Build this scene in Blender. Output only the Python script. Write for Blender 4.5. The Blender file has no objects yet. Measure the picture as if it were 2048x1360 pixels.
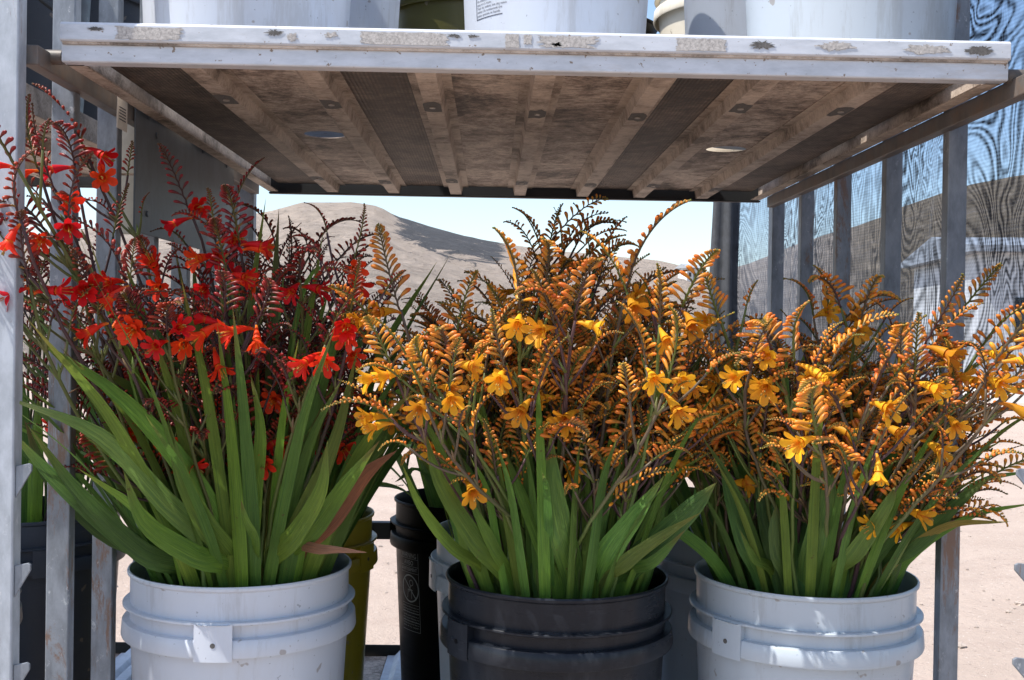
import bpy, math, random
from mathutils import Vector, Matrix, noise
R = math.radians
PI = math.pi
scn = bpy.context.scene
COL = scn.collection
random.seed(7)

# ------------------------------------------------------------------ camera
FPX = 2200.0                       # focal length in pixels of the 2048 px wide photograph
CAMZ = 1.2
cam_d = bpy.data.cameras.new('camera'); cam = bpy.data.objects.new('camera', cam_d); COL.objects.link(cam)
cam_d.sensor_width = 36; cam_d.lens = 36*FPX/2048; cam_d.clip_start = .05; cam_d.clip_end = 3000
YAW, PITCH, ROLL = 1.12, 0.5, 0.9
CM = Matrix.Rotation(-R(YAW), 4, 'Z') @ Matrix.Rotation(R(90-PITCH), 4, 'X') @ Matrix.Rotation(R(ROLL), 4, 'Z')
cam.matrix_world = Matrix.Translation((0, 0, CAMZ)) @ CM
scn.camera = cam
def P(px, py, d):
    """world point seen at a photo pixel, at distance d along +Y"""
    v = CM.to_3x3() @ Vector(((px-1024)/FPX, -(py-680)/FPX, -1))
    return Vector((0, 0, CAMZ)) + v*(d/v.y)

# ------------------------------------------------------------------ light
SUN_DIR = Vector((-.72, -.27, 0)).normalized()*math.cos(R(60)) + Vector((0, 0, math.sin(R(60))))
world = bpy.data.worlds.new('World'); scn.world = world; world.use_nodes = True
wn = world.node_tree.nodes; wl = world.node_tree.links
sky = wn.new('ShaderNodeTexSky'); sky.sky_type = 'NISHITA'; sky.sun_disc = False
sky.sun_elevation = R(60); sky.sun_rotation = math.atan2(SUN_DIR.x, SUN_DIR.y)
sky.air_density = 1.0; sky.dust_density = 1.2; sky.ozone_density = 1.0
wl.new(sky.outputs[0], wn['Background'].inputs[0]); wn['Background'].inputs[1].default_value = 0.14
sd = bpy.data.lights.new('sun', 'SUN'); sd.energy = 3.8; sd.angle = R(0.5); sd.color = (1, .95, .88)
sun = bpy.data.objects.new('sun', sd); COL.objects.link(sun)
sun.rotation_euler = SUN_DIR.to_track_quat('Z', 'Y').to_euler()
scn.view_settings.view_transform = 'Standard'; scn.view_settings.look = 'None'
scn.view_settings.gamma = 1; scn.view_settings.exposure = 0.85
scn.render.engine = 'CYCLES'
cy = scn.cycles
cy.max_bounces = 8; cy.diffuse_bounces = 4; cy.transparent_max_bounces = 12
cy.use_denoising = True

# ------------------------------------------------------------------ materials
def mat(name):
    m = bpy.data.materials.new(name); m.use_nodes = True
    return m, m.node_tree.nodes, m.node_tree.links, m.node_tree.nodes['Principled BSDF']
def nz(n, l, scale, detail=4, rough=.6, vec=None, stretch=None, dist=0):
    t = n.new('ShaderNodeTexNoise'); t.inputs['Scale'].default_value = scale
    t.inputs['Detail'].default_value = detail; t.inputs['Roughness'].default_value = rough
    t.inputs['Distortion'].default_value = dist
    tc = n.new('ShaderNodeTexCoord'); src = vec or tc.outputs['Object']
    if stretch:
        mp = n.new('ShaderNodeMapping'); mp.inputs['Scale'].default_value = stretch
        l.new(src, mp.inputs[0]); src = mp.outputs[0]
    l.new(src, t.inputs['Vector'])
    return t.outputs['Fac']
def ramp(n, l, fac, stops):
    r = n.new('ShaderNodeValToRGB'); e = r.color_ramp.elements
    while len(e) < len(stops): e.new(.5)
    for k, (p, c) in enumerate(stops):
        e[k].position = p; e[k].color = (*c, 1) if len(c) == 3 else c
    l.new(fac, r.inputs[0]); return r.outputs[0]
def mixc(n, l, fac, a, b, mode='MIX'):
    m = n.new('ShaderNodeMix'); m.data_type = 'RGBA'; m.blend_type = mode
    for s, v in ((0, fac), (6, a), (7, b)):
        if isinstance(v, (int, float)): m.inputs[s].default_value = v
        elif isinstance(v, tuple): m.inputs[s].default_value = (*v, 1) if len(v) == 3 else v
        else: l.new(v, m.inputs[s])
    return m.outputs[2]
def math_(n, l, op, a, b=0.0, c=None):
    m = n.new('ShaderNodeMath'); m.operation = op
    for i, v in enumerate((a, b) if c is None else (a, b, c)):
        if isinstance(v, (int, float)): m.inputs[i].default_value = v
        else: l.new(v, m.inputs[i])
    return m.outputs[0]
def bump(n, l, b, h, strength=.3, dist=.002):
    bp = n.new('ShaderNodeBump'); bp.inputs['Strength'].default_value = strength
    bp.inputs['Distance'].default_value = dist
    l.new(h, bp.inputs['Height']); l.new(bp.outputs[0], b.inputs['Normal'])

def galvanised(name, base=(.42, .45, .49), dark=(.20, .22, .24), metal=.35, dirt=0.0, rough=.5):
    m, n, l, b = mat(name)
    a = nz(n, l, 35, 5, .7, stretch=(1, 1, .4)); c = ramp(n, l, a, [(.3, dark), (.62, base)])
    d = nz(n, l, 7, 6, .75, dist=.6); c = mixc(n, l, ramp(n, l, d, [(.5, (0,)*3), (.72, (1,)*3)]), c, tuple(x*.75 for x in base))
    if dirt:
        g = nz(n, l, 16, 8, .8); c = mixc(n, l, ramp(n, l, g, [(.56-dirt*.2, (0,)*3), (.66, (1,)*3)]), c, (.17, .12, .09))
    l.new(c, b.inputs['Base Color']); b.inputs['Metallic'].default_value = metal
    l.new(math_(n, l, 'MULTIPLY_ADD', a, .3, rough-.12), b.inputs['Roughness'])
    bump(n, l, b, a, .15, .001)
    return m
M = {}
M['post'] = galvanised('galvanised_post', (.46, .50, .55), (.27, .30, .33), .15)
def rusty(m):
    n, l = m.node_tree.nodes, m.node_tree.links; b = n['Principled BSDF']; src = b.inputs['Base Color'].links[0].from_socket
    r = nz(n, l, 22, 8, .8, stretch=(1, 1, .18), dist=.4); k = nz(n, l, 2.2, 3, .6)
    f = math_(n, l, 'ADD', r, math_(n, l, 'MULTIPLY', k, .35))
    c = mixc(n, l, ramp(n, l, f, [(.74, (0,)*3), (.80, (.8,)*3)]), src, (.20, .11, .065))
    w = nz(n, l, 60, 6, .8, stretch=(1, 1, .5)); c = mixc(n, l, ramp(n, l, w, [(.60, (0,)*3), (.66, (.5,)*3)]), c, (.66, .68, .70))
    l.new(c, b.inputs['Base Color'])
rusty(M['post'])
M['steel'] = galvanised('galvanised_steel', (.27, .30, .34), (.12, .135, .155), .3)
M['steel_dirty'] = galvanised('dirty_galvanised_steel', (.16, .15, .14), (.07, .063, .06), .2, .5)
rusty(M['steel'])
M['plate'] = galvanised('galvanised_plate', (.13, .15, .17), (.07, .08, .09), .2, 0, .45)  # base colour darkened to stand in for deep shade on the left side
M['deck'] = galvanised('galvanised_deck', (.60, .64, .70), (.42, .45, .50), .2)

def lip_mat():
    m, n, l, b = mat('worn_white_aluminium')
    a = nz(n, l, 60, 5, .7, stretch=(.3, 1, 1)); c = ramp(n, l, a, [(.3, (.42, .45, .49)), (.6, (.56, .59, .64))])
    s = nz(n, l, 140, 3, .6); sp = ramp(n, l, s, [(.66, (0,)*3), (.70, (1,)*3)])
    c = mixc(n, l, sp, c, (.22, .17, .13))
    g = nz(n, l, 12, 8, .8, stretch=(.35, 1, 2)); c = mixc(n, l, ramp(n, l, g, [(.55, (0,)*3), (.72, (.65,)*3)]), c, (.42, .38, .34))
    l.new(c, b.inputs['Base Color']); b.inputs['Roughness'].default_value = .5; b.inputs['Metallic'].default_value = .1
    bump(n, l, b, a, .1, .0008)
    return m
M['lip'] = lip_mat()
def dirt_mat(name, lite, mid, dark, sc=1.0, corr=False, off=0.0, grime=1.0):
    m, n, l, b = mat(name)
    tc = n.new('ShaderNodeTexCoord'); mo = n.new('ShaderNodeMapping'); mo.inputs['Location'].default_value = (off, off*1.7, 0)
    l.new(tc.outputs['Object'], mo.inputs[0]); v = mo.outputs[0]
    # broad dusty and cleaner areas, fine speckle, thin smears across the sheet, grease
    a = nz(n, l, 7*sc, 12, .82, vec=v, stretch=(1, .8, 1), dist=.25)
    c = ramp(n, l, a, [(.40, dark), (.49, mid), (.56, lite)])
    s = nz(n, l, 150, 10, .85, vec=v, stretch=(.45, 1.2, 1), dist=.2)
    c = mixc(n, l, ramp(n, l, s, [(.48, (0,)*3), (.60, (.8*grime,)*3)]), c, dark)
    s2 = nz(n, l, 45, 10, .85, vec=v, stretch=(.3, 1.5, 1), dist=.3)
    c = mixc(n, l, ramp(n, l, s2, [(.56, (0,)*3), (.62, (.85*grime,)*3)]), c, tuple(x*.8 for x in dark))
    s3 = nz(n, l, 26, 10, .85, vec=v, stretch=(.45, 1.2, 1), dist=.3)
    c = mixc(n, l, ramp(n, l, s3, [(.57, (0,)*3), (.61, (.6*grime,)*3)]), c, tuple(min(.85, x*1.2) for x in lite))
    g = nz(n, l, 4.5, 6, .75, vec=v, dist=.3); c = mixc(n, l, ramp(n, l, g, [(.55, (0,)*3), (.68, (.75*grime,)*3)]), c, dark)
    h = s
    if corr:
        w = n.new('ShaderNodeTexWave'); w.inputs['Scale'].default_value = 62; w.bands_direction = 'X'
        l.new(tc.outputs['Object'], w.inputs[0])
        c = mixc(n, l, math_(n, l, 'MULTIPLY', w.outputs['Fac'], .45), c, tuple(x*.35 for x in dark)); h = w.outputs['Fac']
    l.new(c, b.inputs['Base Color']); b.inputs['Roughness'].default_value = .7
    bump(n, l, b, h, .4, .002)
    return m
M['dirt'] = dirt_mat('dusty_tan_sheet', (.62, .52, .435), (.37, .29, .235), (.06, .045, .035))
M['dirt_corr'] = dirt_mat('dark_ribbed_sheet', (.22, .165, .13), (.12, .09, .07), (.045, .034, .027), 1, True)
M['rib'] = dirt_mat('dusty_rib_steel', (.58, .49, .41), (.44, .36, .295), (.13, .10, .075), .8, off=3.7, grime=.55)
def simple(name, c, rough=.5, metal=0, var=.15, sc=30):
    m, n, l, b = mat(name)
    a = nz(n, l, sc, 5, .7)
    l.new(ramp(n, l, a, [(.3, tuple(x*(1-var) for x in c)), (.7, tuple(min(1, x*(1+var)) for x in c))]), b.inputs['Base Color'])
    b.inputs['Roughness'].default_value = rough; b.inputs['Metallic'].default_value = metal
    return m
M['black'] = simple('black_steel', (.018, .02, .022), .55)
M['residue'] = simple('sticker_residue', (.40, .38, .36), .9, 0, .45, 420)
M['chip'] = simple('bare_dark_metal', (.10, .095, .09), .8, 0, .5, 300)
M['paper'] = simple('paper_tag', (.62, .60, .55), .8, 0, .1)
M['cream'] = simple('cream_plastic', (.52, .50, .42), .5)
M['ink'] = simple('black_ink', (.03, .035, .06), .6)
M['greyink'] = simple('grey_print', (.20, .22, .22), .6)
M['bolt'] = simple('zinc_bolt', (.30, .27, .24), .5, .4)
def plastic(name, c, rough=.35, scuff=(.3, .3, .3), samt=.3, dots=True, trans=0.0):
    m, n, l, b = mat(name)
    if max(c) < .03: b.inputs['Specular IOR Level'].default_value = (.22 if max(c) > .01 else .08)
    a = nz(n, l, 10, 6, .75, stretch=(1, 1, .35), dist=.4)
    col = mixc(n, l, ramp(n, l, a, [(.5, (0,)*3), (.75, (samt,)*3)]), c, scuff)
    if dots:
        s = nz(n, l, 150, 2, .5); col = mixc(n, l, ramp(n, l, s, [(.72, (0,)*3), (.75, (.7,)*3)]), col, tuple(x*.45 for x in c))
        s2 = nz(n, l, 42, 2, .4); col = mixc(n, l, ramp(n, l, s2, [(.73, (0,)*3), (.745, (.6,)*3)]), col, (.25, .2, .16))
    if max(c) > .2:
        dr = nz(n, l, 26, 8, .8, stretch=(1, 1, .10), dist=.2); bl = nz(n, l, 5, 3, .6)
        fd = math_(n, l, 'ADD', dr, math_(n, l, 'MULTIPLY', bl, .45)); col = mixc(n, l, ramp(n, l, fd, [(.76, (0,)*3), (.86, (.4,)*3)]), col, tuple(x*.62 for x in (c[0], c[1]*.93, c[2]*.84)))
    else:
        dr = nz(n, l, 70, 6, .8, stretch=(.25, .25, 2.0)); col = mixc(n, l, ramp(n, l, dr, [(.60, (0,)*3), (.66, (.5,)*3)]), col, scuff)
    l.new(col, b.inputs['Base Color'])
    sc = nz(n, l, 25, 6, .8, stretch=(.6, .6, 3)); l.new(math_(n, l, 'MULTIPLY_ADD', sc, .35, rough-.15), b.inputs['Roughness'])
    bump(n, l, b, a, .12, .001)
    if trans:
        t = n.new('ShaderNodeBsdfTranslucent'); l.new(col, t.inputs[0])
        mx = n.new('ShaderNodeMixShader'); mx.inputs[0].default_value = trans
        l.new(b.outputs[0], mx.inputs[1]); l.new(t.outputs[0], mx.inputs[2]); l.new(mx.outputs[0], n['Material Output'].inputs[0])
    return m
M['white'] = plastic('white_bucket_plastic', (.58, .62, .69), .34, (.50, .50, .51), .5)
M['white2'] = plastic('pale_grey_bucket_plastic', (.48, .54, .60), .3, (.43, .47, .51), .5, trans=.1)
M['charcoal'] = plastic('charcoal_bucket_plastic', (.011, .0135, .019), .28, (.05, .055, .065), .6, False)
M['blackp'] = plastic('black_bucket_plastic', (.003, .003, .0033), .4, (.008, .008, .008), .4, False)
M['olive'] = plastic('yellow_bucket_plastic', (.36, .28, .015), .35, (.24, .19, .02), .4)
M['darkolive'] = plastic('olive_bucket_plastic', (.075, .068, .01), .35, (.05, .045, .015), .4)
M['white_thin'] = plastic('thin_white_bucket_plastic', (.62, .66, .72), .34, (.50, .50, .51), .4, trans=.55)
M['beige'] = plastic('cream_bucket_plastic', (.72, .66, .54), .4, (.5, .45, .36), .4)
M['slate'] = plastic('slate_bucket_plastic', (.045, .055, .075), .4, (.08, .09, .10), .4)

def plant_mat(name, trans=.3, rough=.45, leaf=False, spec=.4):
    m, n, l, b = mat(name)
    at = n.new('ShaderNodeAttribute'); at.attribute_name = 'Col'
    oi = n.new('ShaderNodeObjectInfo')
    hs = n.new('ShaderNodeHueSaturation')
    l.new(at.outputs['Color'], hs.inputs['Color'])
    l.new(math_(n, l, 'MULTIPLY_ADD', oi.outputs['Random'], .018, .492), hs.inputs['Hue'])
    l.new(math_(n, l, 'MULTIPLY_ADD', oi.outputs['Random'], .5, .75), hs.inputs['Value'])
    col = hs.outputs[0]
    if leaf:
        uv = n.new('ShaderNodeUVMap')
        a = nz(n, l, 1, 4, .6, vec=uv.outputs[0], stretch=(38, 1.2, 1))
        col = mixc(n, l, ramp(n, l, a, [(.42, (0,)*3), (.58, (1,)*3)]), mixc(n, l, 1.0, col, (.74, .80, .85), 'MULTIPLY'), mixc(n, l, 1.0, col, (1.5, 1.3, 1.15), 'MULTIPLY'))
        g = nz(n, l, 9, 5, .7); col = mixc(n, l, ramp(n, l, g, [(.45, (0,)*3), (.75, (.6,)*3)]), col, mixc(n, l, 1.0, col, (.55, .62, .6), 'MULTIPLY'))
        sp = nz(n, l, 120, 2, .5); col = mixc(n, l, ramp(n, l, sp, [(.72, (0,)*3), (.76, (.7,)*3)]), col, (.12, .08, .03))
        bump(n, l, b, a, .8, .002)
    else:
        g = nz(n, l, 260, 4, .6); col = mixc(n, l, math_(n, l, 'MULTIPLY', g, .5), col, mixc(n, l, 1.0, col, (.6, .55, .6), 'MULTIPLY'))
    l.new(col, b.inputs['Base Color']); b.inputs['Roughness'].default_value = rough
    b.inputs['Specular IOR Level'].default_value = spec
    t = n.new('ShaderNodeBsdfTranslucent'); l.new(col, t.inputs[0])
    mx = n.new('ShaderNodeMixShader'); mx.inputs[0].default_value = trans
    l.new(b.outputs[0], mx.inputs[1]); l.new(t.outputs[0], mx.inputs[2]); l.new(mx.outputs[0], n['Material Output'].inputs[0])
    return m
M['leaf'] = plant_mat('sword_leaf', .3, .42, True)
M['bud'] = plant_mat('bud_skin', .12, .4)
M['petal'] = plant_mat('petal', .32, .5, spec=.25)
M['stem'] = plant_mat('flower_stem', .05, .5)

# ------------------------------------------------------------------ mesh helpers
class MB:
    def __init__(s): s.v = []; s.f = []; s.c = []; s.uv = None
    def box(s, x0, x1, y0, y1, z0, z1):
        b = len(s.v)
        s.v += [Vector(p) for p in ((x0, y0, z0), (x1, y0, z0), (x1, y1, z0), (x0, y1, z0), (x0, y0, z1), (x1, y0, z1), (x1, y1, z1), (x0, y1, z1))]
        s.f += [tuple(b+i for i in q) for q in ((3, 2, 1, 0), (4, 5, 6, 7), (0, 1, 5, 4), (1, 2, 6, 5), (2, 3, 7, 6), (3, 0, 4, 7))]
        return s
    def prism(s, prof, axis, a, b_):
        """closed profile (list of 2D points) swept along axis x or y"""
        n = len(prof); b = len(s.v)
        for t in (a, b_):
            for (p, q) in prof:
                s.v.append(Vector((t, p, q)) if axis == 'x' else Vector((p, t, q)) if axis == 'y' else Vector((p, q, t)))
        for i in range(n):
            j = (i+1) % n; s.f.append((b+i, b+j, b+n+j, b+n+i))
        s.f.append(tuple(b+i for i in reversed(range(n)))); s.f.append(tuple(b+n+i for i in range(n)))
        return s
    def tube(s, pts, rad, seg=6, col=None, cap=True):
        b = len(s.v); n = len(pts)
        ref = None
        for i, p in enumerate(pts):
            t = (pts[min(i+1, n-1)]-pts[max(i-1, 0)]).normalized()
            if ref is None: ref = t.orthogonal().normalized()
            ref = (ref - t*ref.dot(t)).normalized(); q = t.cross(ref)
            r = rad[i] if isinstance(rad, (list, tuple)) else rad
            c = col[i] if isinstance(col, list) else col
            for k in range(seg):
                a = 2*PI*k/seg; s.v.append(p + ref*(math.cos(a)*r) + q*(math.sin(a)*r))
                if c is not None: s.c.append(c)
        for i in range(n-1):
            for k in range(seg):
                k2 = (k+1) % seg; s.f.append((b+i*seg+k, b+i*seg+k2, b+(i+1)*seg+k2, b+(i+1)*seg+k))
        if cap:
            s.f.append(tuple(b+k for k in reversed(range(seg)))); s.f.append(tuple(b+(n-1)*seg+k for k in range(seg)))
        return s
    def lathe(s, prof, seg=96):
        b = len(s.v); n = len(prof)
        for (r, z) in prof:
            for k in range(seg):
                a = 2*PI*k/seg; s.v.append(Vector((r*math.cos(a), r*math.sin(a), z)))
        for i in range(n-1):
            for k in range(seg):
                k2 = (k+1) % seg; s.f.append((b+i*seg+k, b+i*seg+k2, b+(i+1)*seg+k2, b+(i+1)*seg+k))
        return s
    def mesh(s, name, smooth=True):
        me = bpy.data.meshes.new(name); me.from_pydata([tuple(v) for v in s.v], [], s.f)
        if s.c and len(s.c) == len(s.v):
            ca = me.color_attributes.new('Col', 'FLOAT_COLOR', 'POINT')
            flat = []
            for c in s.c: flat += [c[0], c[1], c[2], c[3] if len(c) > 3 else 1]
            ca.data.foreach_set('color', flat)
        if s.uv:
            ul = me.uv_layers.new(name='UVMap'); li = []
            for f in s.f:
                for i in f: li += s.uv[i]
            ul.data.foreach_set('uv', li)
        me.polygons.foreach_set('use_smooth', [smooth]*len(me.polygons))
        me.update(); return me
    def obj(s, name, m, parent=None, smooth=False, bevel=0, autos=False, loc=None):
        me = s.mesh(name, smooth or autos); me.materials.append(M[m] if isinstance(m, str) else m)
        o = bpy.data.objects.new(name, me); COL.objects.link(o)
        if parent: o.parent = parent
        if loc: o.location = loc
        if autos: me.set_sharp_from_angle(angle=R(35))
        if bevel:
            bv = o.modifiers.new('bevel', 'BEVEL'); bv.width = bevel; bv.segments = 2; bv.limit_method = 'ANGLE'
        return o
def tag(o, label=None, cat=None, group=None, kind=None):
    if label: o['label'] = label
    if cat: o['category'] = cat
    if group: o['group'] = group
    if kind: o['kind'] = kind
    return o
def empty(name, loc, label, cat, group=None, rz=0):
    o = bpy.data.objects.new(name, None); COL.objects.link(o); o.location = loc; o.rotation_euler = (0, 0, rz)
    o.empty_display_size = .05
    return tag(o, label, cat, group)
def lerp(a, b, t): return a+(b-a)*t
def lc(a, b, t): return tuple(x+(y-x)*t for x, y in zip(a, b))
def sstep(a, b, x):
    t = max(0, min(1, (x-a)/(b-a))); return t*t*(3-2*t)

# ------------------------------------------------------------------ ground and hills
def sand_mat():
    m, n, l, b = mat('pale_sand')
    a = nz(n, l, .9, 8, .65); c = ramp(n, l, a, [(.3, (.38, .295, .24)), (.7, (.49, .395, .33))])
    s = nz(n, l, 9, 8, .8, stretch=(1, 1.0, 1)); c = mixc(n, l, ramp(n, l, s, [(.56, (0,)*3), (.70, (.6,)*3)]), c, (.32, .245, .20))
    tr = nz(n, l, 1.5, 6, .7, stretch=(.6, 1.4, 1), dist=.6); c = mixc(n, l, ramp(n, l, tr, [(.50, (0,)*3), (.60, (.4,)*3)]), c, (.37, .285, .235))
    p0 = nz(n, l, 16, 6, .8); c = mixc(n, l, ramp(n, l, p0, [(.60, (0,)*3), (.66, (.7,)*3)]), c, (.24, .185, .155))
    p = nz(n, l, 38, 3, .7); c = mixc(n, l, ramp(n, l, p, [(.64, (0,)*3), (.70, (.85,)*3)]), c, (.23, .18, .15))
    q = nz(n, l, 55, 3, .7); c = mixc(n, l, ramp(n, l, q, [(.63, (0,)*3), (.70, (.8,)*3)]), c, (.66, .60, .54))
    l.new(c, b.inputs['Base Color']); b.inputs['Roughness'].default_value = .95
    bump(n, l, b, s, .8, .03)
    return m
M['sand'] = sand_mat()
g = MB()
rs = [0, 1, 2, 3, 4, 5, 6.5, 8, 10, 13, 17, 22, 30, 45, 70, 110, 180, 300, 600, 1200, 2500]; SEG = 96
for r in rs:
    for k in range(SEG):
        a = 2*PI*k/SEG; x, y = r*math.cos(a), r*math.sin(a)
        z = noise.noise(Vector((x*.5, y*.5, 3)))*.03*sstep(3, 5, r)
        g.v.append(Vector((x, y, z)))
for i in range(len(rs)-1):
    for k in range(SEG):
        k2 = (k+1) % SEG; g.f.append((i*SEG+k, i*SEG+k2, (i+1)*SEG+k2, (i+1)*SEG+k))
tag(g.obj('ground', 'sand', smooth=True), 'pale pinkish sand ground', kind='structure')

RIDGE = [(-2500, 520), (-700, 500), (0, 470), (300, 440), (450, 428), (533, 417), (598, 401), (700, 402), (751, 410), (785, 430), (830, 443), (888, 461), (939, 473),
         (1025, 492), (1150, 506), (1290, 515), (1363, 528), (1420, 545), (1500, 520), (1575, 492), (1640, 468), (1704, 451), (1758, 430), (1802, 407), (1936, 366),
         (2048, 345), (2300, 330), (3000, 350), (5200, 420)]
def ridge_y(x):
    for (a, b) in zip(RIDGE, RIDGE[1:]):
        if a[0] <= x <= b[0]:
            return lerp(a[1], b[1], (x-a[0])/(b[0]-a[0]))
    return 500
RR = 210.0
def hill_h(px, r):
    d = P(px, ridge_y(px), 1.0); hr = (d.z-CAMZ)/math.hypot(d.x, 1)*RR + CAMZ
    return hr*((r-22)/(RR-22))**1.25 if r <= RR else hr*(1-.6*sstep(RR, RR*1.7, r))
hm = MB(); nx, nr = 460, 90
for i in range(nx+1):
    px = -2400+i*(7500/nx)
    d = P(px, 661, 1.0); az = math.atan2(d.x, 1)
    for j in range(nr+1):
        t = j/nr; r = 22+(RR*1.6-22)*t**1.3
        h = hill_h(px, r)
        w = min(1, h/6)
        x, y = r*math.sin(az), r*math.cos(az)
        nn = noise.noise(Vector((x*.035, y*.035, .5)))*1.5 + noise.noise(Vector((x*.13, y*.13, 5)))*.6 + noise.noise(Vector((x*.4, y*.4, 5)))*.35
        h += nn*w*(1-sstep(RR*.8, RR, r)*.6) - .15
        hm.v.append(Vector((x, y, h)))
        # bare grey rock outcrops just under the crest, and scrub
        ypx = ridge_y(px); el = (math.hypot(x, y))
        prj = h/max(r, 1); top = hill_h(px, RR)/RR
        below = (top-prj)*2200
        rk = sstep(770, 815, px)*(1-sstep(985, 1030, px))*(1-sstep(28, 50, below+ 18*noise.noise(Vector((x*.15, y*.1, 9)))))
        rk *= 1
        br = sstep(1560, 1800, px)
        c = (.39, .32, .26)
        c = lc(c, (.17, .125, .07), br*.85)
        hm.c.append((*c, rk))
for i in range(nx):
    for j in range(nr):
        a = i*(nr+1)+j; hm.f.append((a, a+nr+1, a+nr+2, a+1))
def hill_mat():
    m, n, l, b = mat('dry_hillside')
    at = n.new('ShaderNodeAttribute'); at.attribute_name = 'Col'
    a = nz(n, l, .12, 8, .75); c = mixc(n, l, ramp(n, l, a, [(.50, (0,)*3), (.68, (.55,)*3)]), at.outputs['Color'], (.27, .225, .19))
    s = nz(n, l, .55, 6, .8); c = mixc(n, l, ramp(n, l, s, [(.60, (0,)*3), (.70, (.45,)*3)]), c, (.22, .21, .15))
    e = nz(n, l, .35, 8, .8, stretch=(1, .5, 1.6), dist=1.5); c = mixc(n, l, ramp(n, l, e, [(.54, (0,)*3), (.58, (.5,)*3)]), c, (.21, .17, .135))
    rkn = nz(n, l, .16, 9, .85, dist=.8)
    f = math_(n, l, 'ADD', math_(n, l, 'MULTIPLY', at.outputs['Alpha'], .42), math_(n, l, 'MULTIPLY_ADD', rkn, 1.8, -.4))
    c = mixc(n, l, ramp(n, l, f, [(.70, (0,)*3), (.76, (1,)*3)]), c, mixc(n, l, e, (.02, .021, .024), (.10, .10, .105)))
    l.new(c, b.inputs['Base Color']); b.inputs['Roughness'].default_value = 1
    bump(n, l, b, e, 1.0, 1.2)
    return m
M['hill'] = hill_mat()
tag(hm.obj('hill', 'hill', smooth=True), 'dry tan hills with grey rock patches', kind='structure')

M['stone'] = simple('grey_tan_stone', (.36, .30, .255), .9, 0, .4, 12)
st = MB(); rst = random.Random(3)
for k in range(900):
    y = 3.2+12*rst.random()**1.6; x = rst.uniform(-.55, .62)*y*1.05; r = .006+.022*rst.random()**3; b = len(st.v)
    z = noise.noise(Vector((x*.5, y*.5, 3)))*.03*sstep(3, 5, math.hypot(x, y))
    for (i, lat) in enumerate((-.3, .45, .95)):
        for q in range(6):
            a = q*PI/3+i*.4; w = math.cos(lat*1.3)*r*rst.uniform(.75, 1.25); st.v.append(Vector((x+w*math.cos(a)*1.2, y+w*math.sin(a), z+math.sin(lat)*r*.7)))
    for i in (0, 1):
        for q in range(6): q2 = (q+1) % 6; st.f.append((b+i*6+q, b+i*6+q2, b+i*6+6+q2, b+i*6+6+q))
    st.f.append(tuple(b+12+q for q in range(6)))
tag(st.obj('gravel', 'stone'), 'small stones scattered over the pale sand yard', kind='stuff')

# ------------------------------------------------------------------ far buildings
M['whitewall'] = simple('white_wall', (.72, .71, .68), .8, 0, .06, 2)
M['roof'] = simple('grey_sheet_roof', (.34, .36, .38), .7, 0, .1, 3)
M['glass'] = simple('dark_window_glass', (.03, .04, .05), .15)
M['door'] = simple('grey_door', (.20, .21, .23), .6)
def building(name, base, w, dep, h, rz, label, rise=.5, parts=True):
    e = empty(name, base, label, 'building', rz=rz)
    MB().box(-w/2, w/2, 0, dep, -1, h).obj('wall', 'whitewall', e)
    MB().prism([(-.3, h+.003), (dep+.3, h+.003), (dep+.3, h+.12), (dep/2, h+rise), (-.3, h+.12)], 'x', -w/2-.25, w/2+.25).obj('roof', 'roof', e)
    MB().box(-w*.1, w*.1, -.04, 0, 0, h*.7).obj('door', 'door', e)
    for s in (-1, 1):
        MB().box(s*w*.32-w*.08, s*w*.32+w*.08, -.03, 0, h*.4, h*.7).obj('window', 'glass', e)
    return e
bx = 1388
for rr in range(40, 210, 2):
    d = P(bx, 661, 1.0); az = math.atan2(d.x, 1)
    h = hill_h(bx, rr)
    t = (P(bx, 562, 1.0).z-CAMZ)/math.hypot(d.x, 1)
    if (h-CAMZ)/rr >= t: break
sc = rr/2200
building('storage_shed', (rr*math.sin(az), rr*math.cos(az), h-.2), 46*sc, 24*sc, 27*sc, R(38), 'small white building on the far slope between the orange flowers and the net', .6)
building('warehouse', (12.4, 20, 0), 6.6, 5, 2.8, R(-8), 'white building seen through the shade net at the far right', .5)

# ------------------------------------------------------------------ rack shelf
LX, RX, FY, BY = -.487, .587, 1.25, 2.42
H = CAMZ
RIBS = [-.348, -.215, -.08, .059, .196, .32, .457]
HOLES = {0: (-.273, 1.79), 5: (.394, 1.86)}
def panel_with_hole(x0, x1, y0, y1, z0, z1, hole):
    mb = MB()
    cx, cy_ = hole; r = .034; n = 32
    ang = [2*PI*k/n for k in range(n)]
    for z in (z0, z1):
        for a in ang: mb.v.append(Vector((cx+r*math.cos(a), cy_+r*math.sin(a), z)))
        for a in ang:          # square loop around the hole
            c, s = math.cos(a), math.sin(a); q = min((x1-x0)*.499, .066)/max(abs(c), abs(s))
            mb.v.append(Vector((max(x0, min(x1, cx+q*c)), cy_+q*s, z)))
    N = 2*n
    for k in range(n):
        k2 = (k+1) % n
        mb.f.append((k, k2, n+k2, n+k)); mb.f.append((N+k, N+n+k, N+n+k2, N+k2)); mb.f.append((k, N+k, N+k2, k2))
    ys = [v.y for v in mb.v[n:N]]; xs = [v.x for v in mb.v[n:N]]
    ax, bx_, ay, by = min(xs), max(xs), min(ys), max(ys)
    mb.box(x0, x1, y0, ay, z0, z1); mb.box(x0, x1, by, y1, z0, z1)
    if ax-x0 > .001: mb.box(x0, ax, ay, by, z0, z1)
    if x1-bx_ > .001: mb.box(bx_, x1, ay, by, z0, z1)
    return mb
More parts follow.
